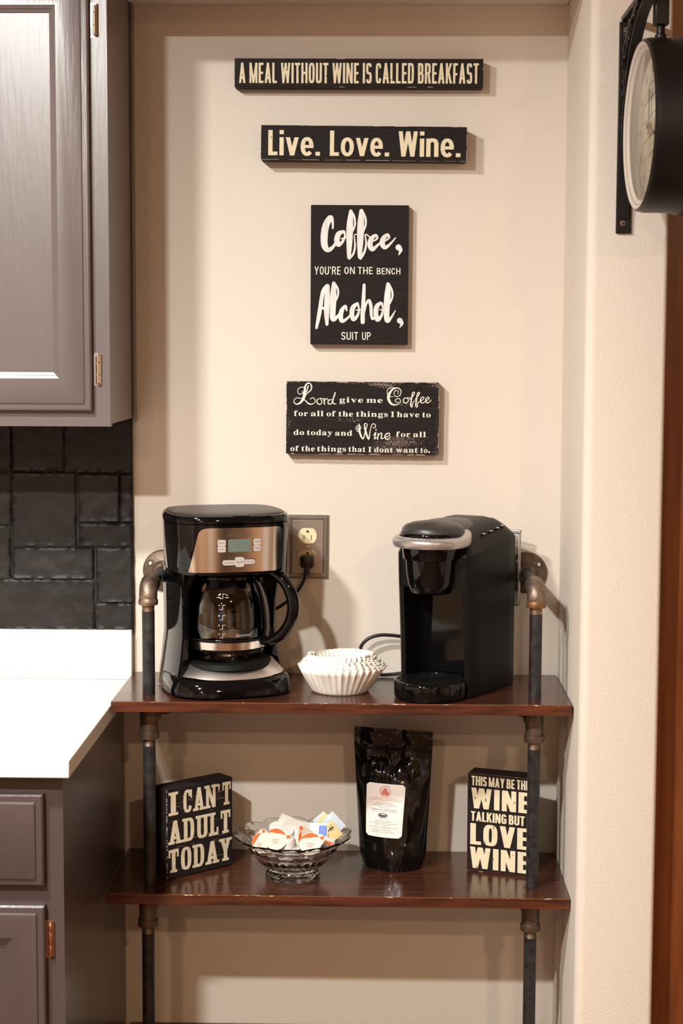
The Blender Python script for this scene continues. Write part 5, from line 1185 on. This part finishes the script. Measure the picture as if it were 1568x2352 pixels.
# ================================================================== COFFEE BAG
bg = thing('coffee_bag', 'glossy black stand-up coffee bag with white printed label on the middle board', 'bag', (0.0215, -0.0900, LOW + .0004), math.radians(-17))
BH = .2450
def bag_pt(s_, h, side, crink=True):
    hw_ = .0600 + .0120 * min(1, h * 1.1)
    tk_ = .0370 * (1 - min(1, h / .80) ** 1.6) + .0009
    if h < .10: hw_ = .0555 + (hw_ - .0555) * (h / .10)
    x = s_ * hw_
    e = (1 - abs(s_) ** 2.2)
    y = side * tk_ * max(0, e) ** .75
    z = h * BH
    if side < 0 and crink:
        amp = .0046 * max(0, e) * math.exp(-((h - .70) / .10) ** 2) * (0.15 + .85 * max(0, min(1, (h - .60) / .06)) if -.72 < s_ < .5 else 1) + .0006 * max(0, e) + .0016 * max(0, e) * (1 if h < .2 else .2)
        X = s_ * 2.2; Z = h * 4.2
        nn = noise.noise(Vector((X * 1.3 + 3, Z * 1.3, 1.7))) + .6 * abs(noise.noise(Vector((X * 2.1 + Z * .8, Z * 2.0 - X, 5.1)))) 
        y -= amp * nn * 2.2
        if h < .06: y += 0
    if h > .86: y += .0011 * math.sin(s_ * 7 + 1) * (h - .86) * 8 + .0008 * noise.noise(Vector((s_ * 5, h * 30, side)))
    z -= .006 * (s_ > -2) * 0
    return (x, y, z + (.004 * (abs(s_) ** 3) * (1 - h) if h < .05 else 0))
b = MB(); NS, NHh = 56, 110; rings = []
for j in range(NHh + 1):
    h = j / NHh; r_ = []
    for i in range(NS): r_.append(bag_pt(-1 + 2 * i / NS, h, -1))
    for i in range(NS): r_.append(bag_pt(1 - 2 * i / NS, h, 1))
    rings.append(r_)
b.loft(rings)
b.build('pouch', 'bag_black', bg, 80)
b = MB()
for hh_ in (.845, .858):
    b.tube([(x_, bag_pt(s_, hh_, -1, False)[1] - .0009, hh_ * BH) for s_ in [q / 10 - .97 for q in range(20)] for x_ in [bag_pt(s_, hh_, -1)[0]]], .0011, 6)
b.build('zip_seal', 'bag_black', bg, 60)
b = MB(); v0 = bag_pt(-.04, .705, -1); b.lathe([(.0001, .0014), (.004, .0016), (.0052, .0022), (.0088, .0022), (.0095, .0012), (.0096, -.003)], (v0[0], v0[1], v0[2]), 30, axis='Y')
vv = b.build('valve', 'bag_black', bg, 50)
LW0, LW1, LH0, LH1 = -.64, .42, .245, .615
def lab(a, c):   # a, c in 0..1 over the label
    s_ = LW0 + (LW1 - LW0) * a; h = LH0 + (LH1 - LH0) * c
    x, y, z = bag_pt(s_, h, -1, False)
    return (x, y - .0052, z)
b = MB(); rows = []; bk = []
for j in range(25):
    c = j / 24; rx, rz_ = .075, .055
    ins = 0
    if c < rz_: ins = rx * (1 - math.sqrt(max(0, 1 - ((rz_ - c) / rz_) ** 2)))
    if c > 1 - rz_: ins = rx * (1 - math.sqrt(max(0, 1 - ((c - 1 + rz_) / rz_) ** 2)))
    rows.append([lab(ins + (1 - 2 * ins) * i / 16, c) for i in range(17)])
    bk.append([(x, y + .0006, z) for x, y, z in rows[-1]])
b.loft(rows, False, False, closed=False); b.loft(bk, False, False, closed=False)
lb = b.build('label', 'label_paper', bg, 60)
def labp(dy): return lambda a, c: (lab(a, c)[0], lab(a, c)[1] - dy, lab(a, c)[2])
def tl(body, a, c, y, hgt, m, name='label_text'):
    flat(name, text_polys(body, a, c, y, hgt), m, lb, labp(.0004))
tl('We hope you enjoy your stay', .20, .80, .735, .020, 'label_orange')
tl('Thank you for choosing Let ABBA-y Vacations!', .06, .95, .700, .022, 'label_orange') if False else tl('Thank you for choosing Lake RED-y Vacations!', .06, .95, .700, .022, 'label_orange')
tl('Small Batch Coffee from', .28, .70, .650, .017, 'label_ink'); tl('Internationally Sourced Beans', .23, .75, .622, .017, 'label_ink'); tl('Roasted With Love in the Finger Lakes', .16, .81, .595, .017, 'label_ink')
tl('Produced by', .36, .60, .560, .018, 'label_ink'); tl('Cobblestone Coffee Roasters', .14, .84, .520, .027, 'label_ink'); tl('401 Exchange Street Geneva, NY 14456', .18, .80, .487, .014, 'label_ink')
tl('ORDER MORE COFFEE AT:', .24, .72, .300, .017, 'label_ink'); tl('www.cobblestonecoffeeroasters.com', .12, .86, .262, .015, 'label_ink'); tl('Phone: 315-230-7400', .28, .67, .226, .017, 'label_ink'); tl('Email: cobblestonecoffee@yahoo.com', .11, .86, .188, .015, 'label_ink')
tl('BRAZIL MEDIUM', .22, .72, .138, .024, 'label_orange'); tl('Net Weight: 12 oz. (340 g.) coffee', .16, .80, .098, .016, 'label_ink')
# round emblem with a slatted garden chair
E_ = []
ecx, ecy, erx, ery = .50, .865, .140, .098
for i in range(36):
    t0, t1 = 2 * PI * i / 36, 2 * PI * (i + 1) / 36
    E_.append([(ecx + erx * math.cos(t0), ecy + ery * math.sin(t0)), (ecx + erx * math.cos(t1), ecy + ery * math.sin(t1)), (ecx + erx * .90 * math.cos(t1), ecy + ery * .90 * math.sin(t1)), (ecx + erx * .90 * math.cos(t0), ecy + ery * .90 * math.sin(t0))])
for i in range(7):
    x = ecx - .058 + i * .0193; tp = ecy + .062 - .0045 * (i - 3) ** 2 * .8
    E_.append([(x - .0068, ecy - .058), (x + .0068, ecy - .058), (x + .0068, tp), (x - .0068, tp)])
for sg in (-1, 1):
    E_.append([(ecx + sg * .070, ecy - .060), (ecx + sg * .088, ecy - .056), (ecx + sg * .103, ecy - .005), (ecx + sg * .080, ecy - .006)])
E_.append([(ecx - .078, ecy - .064), (ecx + .078, ecy - .064), (ecx + .072, ecy - .052), (ecx - .072, ecy - .052)])
E_ += [[(ecx - .078, ecy - .064), (ecx - .060, ecy - .064), (ecx - .056, ecy - .086), (ecx - .066, ecy - .082)], [(ecx + .078, ecy - .064), (ecx + .060, ecy - .064), (ecx + .056, ecy - .086), (ecx + .066, ecy - .082)]]
flat('emblem', E_, 'label_red', lb, labp(.0005))
C_ = [[(.475 + .125 * math.cos(t) * (1 + .06 * math.cos(5 * t)), .415 + .042 * math.sin(t)) for t in [2 * PI * i / 28 for i in range(28)]]]
flat('roaster_logo', C_, 'label_violet', lb, labp(.0005))
flat('roaster_logo', [[(.485 + .062 * math.cos(t), .432 + .013 * math.sin(t)) for t in [2 * PI * i / 20 for i in range(20)]]], 'label_paper', lb, labp(.0007))
flat('roaster_logo', stroke_polys([(.44, .430, .006), (.48, .424, .008), (.53, .434, .006)], 4), 'label_violet', lb, labp(.0009))
tl('COBBLESTONE', .365, .60, .358, .013, 'label_violet')

# ================================================================== GLASS BOWL WITH CREAMERS AND PACKETS
BC = Vector((-0.1510, -0.1570, LOW + .0004))
bw = thing('glass_bowl', 'cut-glass footed bowl with scalloped rim holding creamers and sugar packets', 'bowl', tuple(BC))
def bowl_ring(r, z, scal=0.0, flut=0.0, n=192, zs=0.0):
    out = []
    for i in range(n):
        a = 2 * PI * i / n
        q = abs(math.sin(a * 7)) ** .6
        q2 = .5 + .5 * math.cos(a * 28)
        rr_ = r + scal * (q - .5) + flut * (q2 - .5)
        out.append((rr_ * math.cos(a), rr_ * math.sin(a), z + zs * (q - .5)))
    return out
b = MB()
outer = [(.0460, 0, 0, 0, 0), (.0475, .002, 0, 0, 0), (.0470, .010, 0, 0, 0), (.0430, .0145, 0, 0, 0), (.0425, .017, 0, .0008, 0), (.0500, .022, 0, .0026, 0), (.0600, .031, 0, .0030, 0), (.0680, .040, 0, .0018, 0), (.0700, .0425, 0, 0, 0), (.0735, .044, 0, .0, 0), (.0745, .046, 0, 0, 0), (.0750, .049, .0, .0006, 0), (.0800, .058, .0006, .0010, .0006), (.0830, .0620, .001, 0, .001), (.0850, .0625, .002, 0, .0012), (.0900, .0650, .004, .0015, .0025), (.0970, .0705, .0075, .001, .0045), (.0985, .0725, .0085, .0005, .005), (.0975, .0740, .008, 0, .005)]
inner = [(.0900, .0690, .004, 0, .0025), (.0820, .0655, .001, 0, .001), (.0760, .058, 0, 0, 0), (.0710, .048, 0, 0, 0), (.0620, .037, 0, 0, 0), (.0480, .0265, 0, 0, 0), (.0250, .0215, 0, 0, 0), (.0020, .0205, 0, 0, 0)]
rings = [bowl_ring(.0380, .0020), ] + [bowl_ring(r, z, s_, f, zs=q) for r, z, s_, f, q in outer] + [bowl_ring(r, z, s_, f, zs=q) for r, z, s_, f, q in inner]
b.loft(rings, True, True)
b.build('cut_glass', 'crystal', bw, 50)
def creamer(label, loc_, rot, lidtype='orange', sc=1.10, group='coffee creamer cups', spin=0.0):
    root = thing('creamer_cup', label, 'creamer', loc_, group=group, rot=rot)
    b = MB()
    pr = [(.0001, 0), (.0105, 0), (.0118, .0012), (.0128, .008), (.0142, .018), (.0146, .0205), (.0172, .0212), (.0174, .0220), (.0168, .0224)]
    pr = [(r * sc, h * sc) for r, h in pr]
    b.lathe(pr, seg=28)
    b.build('cup', 'cup_white', root, 40)
    b = MB(); R_ = .0170 * sc; pts = []
    for i in range(32):
        a = 2 * PI * i / 32; k = 1 + (.42 * max(0, math.cos(a - spin)) ** 10)
        pts.append((R_ * k * math.cos(a), R_ * k * math.sin(a)))
    z0 = .0225 * sc
    b.loft([[(x, y, z0) for x, y in pts], [(x, y, z0 + .0004) for x, y in pts]])
    l_ = b.build('foil_lid', 'cup_lid', root, 30)
    z1 = z0 + .0007
    if lidtype == 'orange':
        Q = []
        for i in range(20):
            t0 = spin + .2 + 2.1 * i / 20; t1 = spin + .2 + 2.1 * (i + 1) / 20
            th0 = .05 + .40 * math.sin(PI * i / 20); th1 = .05 + .40 * math.sin(PI * (i + 1) / 20)
            Q.append([(R_ * .97 * math.cos(t0), R_ * .97 * math.sin(t0)), (R_ * .97 * math.cos(t1), R_ * .97 * math.sin(t1)), (R_ * (.97 - th1) * math.cos(t1), R_ * (.97 - th1) * math.sin(t1)), (R_ * (.97 - th0) * math.cos(t0), R_ * (.97 - th0) * math.sin(t0))])
        cs_, sn_ = math.cos(spin), math.sin(spin)
        Q += [[(R_ * (a_ * cs_ - c_ * sn_), R_ * (a_ * sn_ + c_ * cs_)) for a_, c_ in ((1.0, -.17), (1.34, -.13), (1.34, .13), (1.0, .17))]]
        flat('orange_print', Q, 'cup_orange', l_, lambda x, y: (x, y, z1))
        G = []
        for dy, hw_ in ((.05, .30), (-.10, .38), (-.25, .24)):
            for q in range(5):
                x_ = -hw_ + 2 * hw_ * q / 5
                G.append([(R_ * (x_ + .02), R_ * (dy - .12 - .03 * (q % 2))), (R_ * (x_ + .09), R_ * (dy - .12)), (R_ * (x_ + .07), R_ * (dy - .06 + .02 * (q % 2))), (R_ * x_, R_ * (dy - .07))])
        flat('small_print', G, 'label_red', l_, lambda x, y: (x, y, z1))
    return root
def BP(x, y, z): return (BC.x + x, BC.y + y, BC.z + z)
r_ = math.radians
creamer('creamer cup at the far left of the bowl, orange-printed lid seen edge-on', BP(-.0440, -.012, .0580), (r_(66), 0, r_(-30)), sc=1.0, spin=1.5)
creamer('upturned white creamer cup at the back left of the bowl', BP(-.0300, .0190, .0850), (r_(194), r_(-6), 0), 'plain')
creamer('upturned white creamer cup leaning near the middle of the bowl', BP(-.0100, -.008, .0840), (r_(200), r_(14), 0), 'plain')
creamer('creamer cup lying with its orange and cream lid facing forward, front left of bowl', BP(-.0290, -.0280, .0660), (r_(58), r_(0), r_(6)), spin=.15)
creamer('creamer cup tilted on its side right of the small upturned cup', BP(.0100, -.020, .0670), (r_(70), 0, r_(42)), spin=1.9)
creamer('small upturned creamer cup at the front centre of the bowl', BP(-.0060, -.0410, .0800), (r_(186), 0, 0), 'plain', .86)
creamer('creamer cup with orange lid and red tab at the front right of the bowl', BP(.0350, -.0350, .0580), (r_(50), r_(0), r_(-8)), spin=.5)
for k, (x, y, z) in enumerate(((-.026, .022, .0245), (.018, .024, .0245), (-.012, -.0185, .0230), (.026, -.008, .0245), (-.036, -.006, .0340), (.004, .006, .047), (.040, .022, .0420), (-.010, .038, .0440))):
    creamer('creamer cup buried beneath the others in the glass bowl', BP(x, y, z), (r_(random.uniform(-14, 14)), r_(random.uniform(-14, 14)), random.uniform(0, 6)), 'plain', .92, 'creamer cups under the top layer')
def packet(label, loc_, rot, L_, W3, m, extras=(), group='sugar and sweetener packets', name='sugar_packet'):
    L_ *= .86; W3 *= .86
    root = thing(name, label, 'packet', loc_, group=group, rot=rot)
    b = MB(); n = 10; rt = []; rb2 = []
    for j in range(n + 1):
        v = j / n
        rt.append([(L_ * (i / n - .5), W3 * (v - .5), .0018 * math.sin(PI * i / n) ** .7 * math.sin(PI * v) ** .7 + .0008 * noise.noise(Vector((i * .5, j * .6, L_ * 90)))) for i in range(n + 1)])
        rb2.append([(x, y, -abs(z) * .7 - .0003) for x, y, z in rt[-1]])
    b.loft(rt, False, False, closed=False); b.loft(rb2, False, False, closed=False)
    rim = lambda g: g[0] + [q[-1] for q in g[1:]] + list(reversed(g[-1]))[1:] + [q[0] for q in reversed(g[:-1])][:-1]
    b.loft([rim(rt), rim(rb2)], False, False)
    pk = b.build('paper', m, root, 50)
    for (nm, q, mm) in extras:
        flat(nm, q, mm, pk, lambda x, y: (x * L_, y * W3, .0028))
    return root
sq = lambda x0, x1, y0, y1: [[(x0, y0), (x1, y0), (x1, y1), (x0, y1)]]
packet('translucent crumpled packet lying at the back centre of the bowl', BP(.0060, .0130, .0860), (r_(40), r_(8), r_(-18)), .056, .026, 'packet_clear')
packet('second translucent packet crossing the first at the back of the bowl', BP(-.0080, .022, .0900), (r_(52), r_(14), r_(-24)), .044, .020, 'packet_clear')
packet('plain white sugar packet lying across the middle of the bowl', BP(.0170, -.0060, .0760), (r_(44), r_(4), r_(-3)), .052, .022, 'packet_white')
packet('white packet with blue printed square right of centre in the bowl', BP(.0445, -.0060, .0830), (r_(58), 0, r_(-6)), .038, .030, 'packet_white', (('blue_print', sq(.02, .42, -.36, .30), 'packet_blue_print'),))
packet('yellow sweetener packet leaning at the right of the bowl', BP(.0680, -.0040, .0810), (r_(60), r_(52), r_(-8)), .036, .026, 'packet_yellow', (('black_mark', sq(-.30, -.05, -.06, .02) + sq(-.2, -.14, -.3, .25) + sq(-.36, -.02, .12, .17), 'label_ink'),))
packet('pale blue packet standing behind the yellow one in the bowl', BP(.0700, .0120, .0900), (r_(70), r_(46), r_(-10)), .040, .030, 'packet_pale_blue')
packet('narrow yellow packet at the back right rim of the bowl', BP(.0500, .0270, .0930), (r_(72), r_(-56), 0), .028, .012, 'packet_yellow')
packet('small pale blue packet behind the narrow yellow packet', BP(.0470, .0310, .0920), (r_(74), r_(-40), 0), .030, .018, 'packet_pale_blue')
packet('pinkish orange edged packet under the yellow packet, right of bowl', BP(.0580, -.0200, .0690), (r_(50), r_(20), r_(14)), .036, .018, 'packet_white', (('orange_print', sq(-.4, .4, -.45, -.1), 'label_orange'),))

# ================================================================== STATION CLOCK ON BRACKET
CB = (0.3722, -0.3382)
br = thing('clock_bracket', 'black iron scrollwork bracket screwed to the wall return, carrying the clock', 'bracket', (CB[0], CB[1], 1.84))
def PB(o): return P(o, br)
b = MB(); b.box(CB[0] - .0115, CB[0] + .0115, -.3440, -.3384, 1.6775, 2.0000); PB(b.build('wall_plate', 'iron', None, 30, .0012))
for z in (1.693, 1.987):
    b = MB(); b.lathe([(.0045, .3440), (.0042, .3452), (.0001, .3458)], (CB[0] - .001, 0, z), 16, axis='Y'); o = PB(b.build('screw', 'clock_ink', None, 40))
    b = MB(); b.box(CB[0] - .0038, CB[0] + .0018, -.3462, -.3450, z - .0005, z + .0005); b.box(CB[0] - .0015, CB[0] - .0005, -.3462, -.3450, z - .003, z + .003); q = b.build('slot', 'outlet_slot', None, 0); q.parent = o
b = MB(); b.box(CB[0] - .009, CB[0] + .009, -.640, -.3400, 2.0005, 2.0080); PB(b.build('arm', 'iron', None, 30, .0015))
# scroll brace: curved strap with coils, in the plane of the arm
def strap(pts, wd=.016, th=.0028, m='iron', nm='scroll'):
    p = smooth_path([(0, y, z) for y, z in pts], 6); L1 = []; L2_ = []
    rings = []
    for i in range(len(p)):
        t = (p[min(i + 1, len(p) - 1)] - p[max(i - 1, 0)]).normalized(); n_ = Vector((0, -t.z, t.y)) * th / 2
        q = p[i]
        rings.append([(CB[0] - wd / 2, q.y + n_.y, q.z + n_.z), (CB[0] + wd / 2, q.y + n_.y, q.z + n_.z), (CB[0] + wd / 2, q.y - n_.y, q.z - n_.z), (CB[0] - wd / 2, q.y - n_.y, q.z - n_.z)])
    b = MB(); b.loft(rings); return PB(b.build(nm, m, None, 40))
strap([(-.345, 1.700), (-.352, 1.78), (-.372, 1.865), (-.420, 1.935), (-.490, 1.975), (-.560, 1.990), (-.620, 1.998)], nm='brace')
def coil(cy, cz, r, turns=1.3, a0=0, d=1):
    pts = []
    for i in range(16):
        t = i / 15; a = a0 + d * 2 * PI * turns * t; rr_ = r * (1 - .62 * t)
        pts.append((cy + rr_ * math.cos(a), cz + rr_ * math.sin(a)))
    strap(pts)
coil(-.372, 1.955, .026, 1.3, -1.2); coil(-.418, 1.972, .021, 1.3, -1.2); coil(-.362, 1.895, .016, 1.2, -1.0); coil(-.470, 1.990, .010, 1.2, -1.0); coil(-.360, 1.845, .010, 1.1, -1)
b = MB()
for q in range(14):
    t0 = q / 14; t1 = (q + 1) / 14
bl = smooth_path([(CB[0] - .0075, -.352, 1.955), (CB[0] - .0075, -.430, 1.985), (CB[0] - .0075, -.500, 1.9985)], 5)
b.tube([tuple(p) for p in bl], .0007, 6); PB(b.build('wire_edge', 'iron_edge', None))
# clock hanging below the arm
CK = Vector((0.4180, -0.545, 1.8160))
CR = .1225
ck = thing('wall_clock', 'round black double-faced station clock hanging from the iron bracket', 'clock', tuple(CK), math.radians(2.7))
TH = .100
b = MB()
X0 = -.0360
b.lathe([(CR * .865, .0105), (CR * .905, .0160), (CR * .955, .0185), (CR * .985, .0160), (CR, .0080), (CR, -.030), (CR * 1.015, -.034), (CR * 1.03, -.040), (CR * 1.03, -.062), (CR * 1.0, -.068), (CR, -.088), (CR * .985, -.096), (CR * .90, -.098)], (X0, 0, 0), 80, axis='X')
b.build('case', 'clock_black', ck, 40)
b = MB(); b.lathe([(CR * .955, .0192), (CR * .86, .0130), (CR * .83, .0010)], (X0, 0, 0), 80, axis='X'); b.build('inner_rim', 'clock_rim_inner', ck, 50)
b = MB(); b.lathe([(CR * .86, .0005), (.0001, .0006)], (X0, 0, 0), 64, axis='X'); dl = b.build('dial', 'clock_dial', ck, 50)
b = MB(); b.lathe([(CR * .86, -.0945), (.0001, -.0946)], (X0, 0, 0), 64, axis='X'); b.build('rear_dial', 'clock_dial', ck, 50)
def dial(u, v): return (X0 - .0010, -u, v)
Q = []
for i in range(60):
    a = 2 * PI * i / 60; l_ = .006 if i % 5 == 0 else .003; w2 = .0012 if i % 5 == 0 else .0004
    c, s_ = math.cos(a), math.sin(a); r0_, r1_ = CR * .80, CR * .80 - l_
    Q.append([(r0_ * c - w2 * s_, r0_ * s_ + w2 * c), (r0_ * c + w2 * s_, r0_ * s_ - w2 * c), (r1_ * c + w2 * s_, r1_ * s_ - w2 * c), (r1_ * c - w2 * s_, r1_ * s_ + w2 * c)])
for i in range(64):
    t0, t1 = 2 * PI * i / 64, 2 * PI * (i + 1) / 64
    for rr_ in (CR * .81, CR * .52):
        Q.append([(rr_ * math.cos(t0), rr_ * math.sin(t0)), (rr_ * math.cos(t1), rr_ * math.sin(t1)), ((rr_ - .0008) * math.cos(t1), (rr_ - .0008) * math.sin(t1)), ((rr_ - .0008) * math.cos(t0), (rr_ - .0008) * math.sin(t0))])
for k in range(12):
    n_ = ('XII', 'I', 'II', 'III', 'IIII', 'V', 'VI', 'VII', 'VIII', 'IX', 'X', 'XI')[k]
    a = PI / 2 - k * PI / 6
    for q in text_polys(n_, -.0045 * len(n_) / 2 - .001, .0045 * len(n_) / 2 + .001, 0, .014):
        Q.append([((CR * .66 + y) * math.cos(a) + x * math.sin(a), (CR * .66 + y) * math.sin(a) - x * math.cos(a)) for x, y in q])
for y0 in (-.040, -.014, .014, .040):
    Q.append([(-.055, y0 - .006), (.055, y0 + .008), (.055, y0 + .0089), (-.055, y0 - .0051)])
flat('numerals', Q, 'clock_ink', dl, dial, (-1, 0, 0))
flat('dial_picture', [[(-.012 + .016 * math.cos(t), -.004 + .012 * math.sin(t)) for t in [2 * PI * i / 16 for i in range(16)]], [(.010, -.010), (.024, -.006), (.020, .012), (.008, .006)]], 'clock_gold', dl, dial)
b = MB(); b.box(X0 - .0050, X0 - .0040, -.0022, .0022, -.012, .052, Matrix.Rotation(0, 4, 'X')); b.box(X0 - .0065, X0 - .0055, -.0015, .0015, -.010, .074, Matrix.Rotation(1.9, 4, 'X'))
b.lathe([(.0001, .0080), (.004, .0078), (.0045, .0010)], (X0, 0, 0), 16, axis='X'); b.build('hands', 'clock_ink', ck, 30)
b = MB(); b.lathe([(CR * .875, .0120), (CR * .5, .0150), (.0001, .0162)], (X0, 0, 0), 64, axis='X'); b.build('glass', 'glass_clock', ck, 60)
b = MB(); b.lathe([(.0001, .028), (.0030, .0278), (.0060, .020), (.0060, .010), (.0085, .008), (.0085, 0)], (X0 + .046, 0, 0), 16)
b.build('hanger_stem', 'clock_black', ck, 40, loc=(-.036, 0, CR - .003))
b = MB(); b.box(-.036, -.016, -.010, .010, CR + .018, CR + .0590); b.box(-.056, -.014, -.006, .006, CR + .0588, CR + .0615); b.build('hanger_block', 'clock_black', ck, 30, .002)
b = MB(); b.lathe([(.0060, CR * .99), (.0060, CR + .006), (.0090, CR + .008), (.0090, CR + .016), (.0070, CR + .0185), (.0001, CR + .019)], (.012, 0, 0), 20, axis='Y'); b.box(-.012, .020, -CR - .012, -CR + .004, -.012, .012)
b.build('case_latch', 'black_gloss', ck, 40, .001)

# ================================================================== CEILING LAMPS (they light the scene; the amber pair is added fill)
for k, (lx, ly, lp, lr, lc) in enumerate(LAMPS):
    rt_ = thing('ceiling_lamp', 'unseen recessed ceiling lamp with white trim ring', 'lamp', (lx, ly, CEIL), group='recessed ceiling lamps')
    b = MB(); b.lathe([(lr * .5 + .002, -.0005), (lr * .5 + .003, -.010), (lr * .5 + .022, -.0085), (lr * .5 + .028, -.0005)], seg=40); b.build('trim_ring', 'lamp_white', rt_, 40)
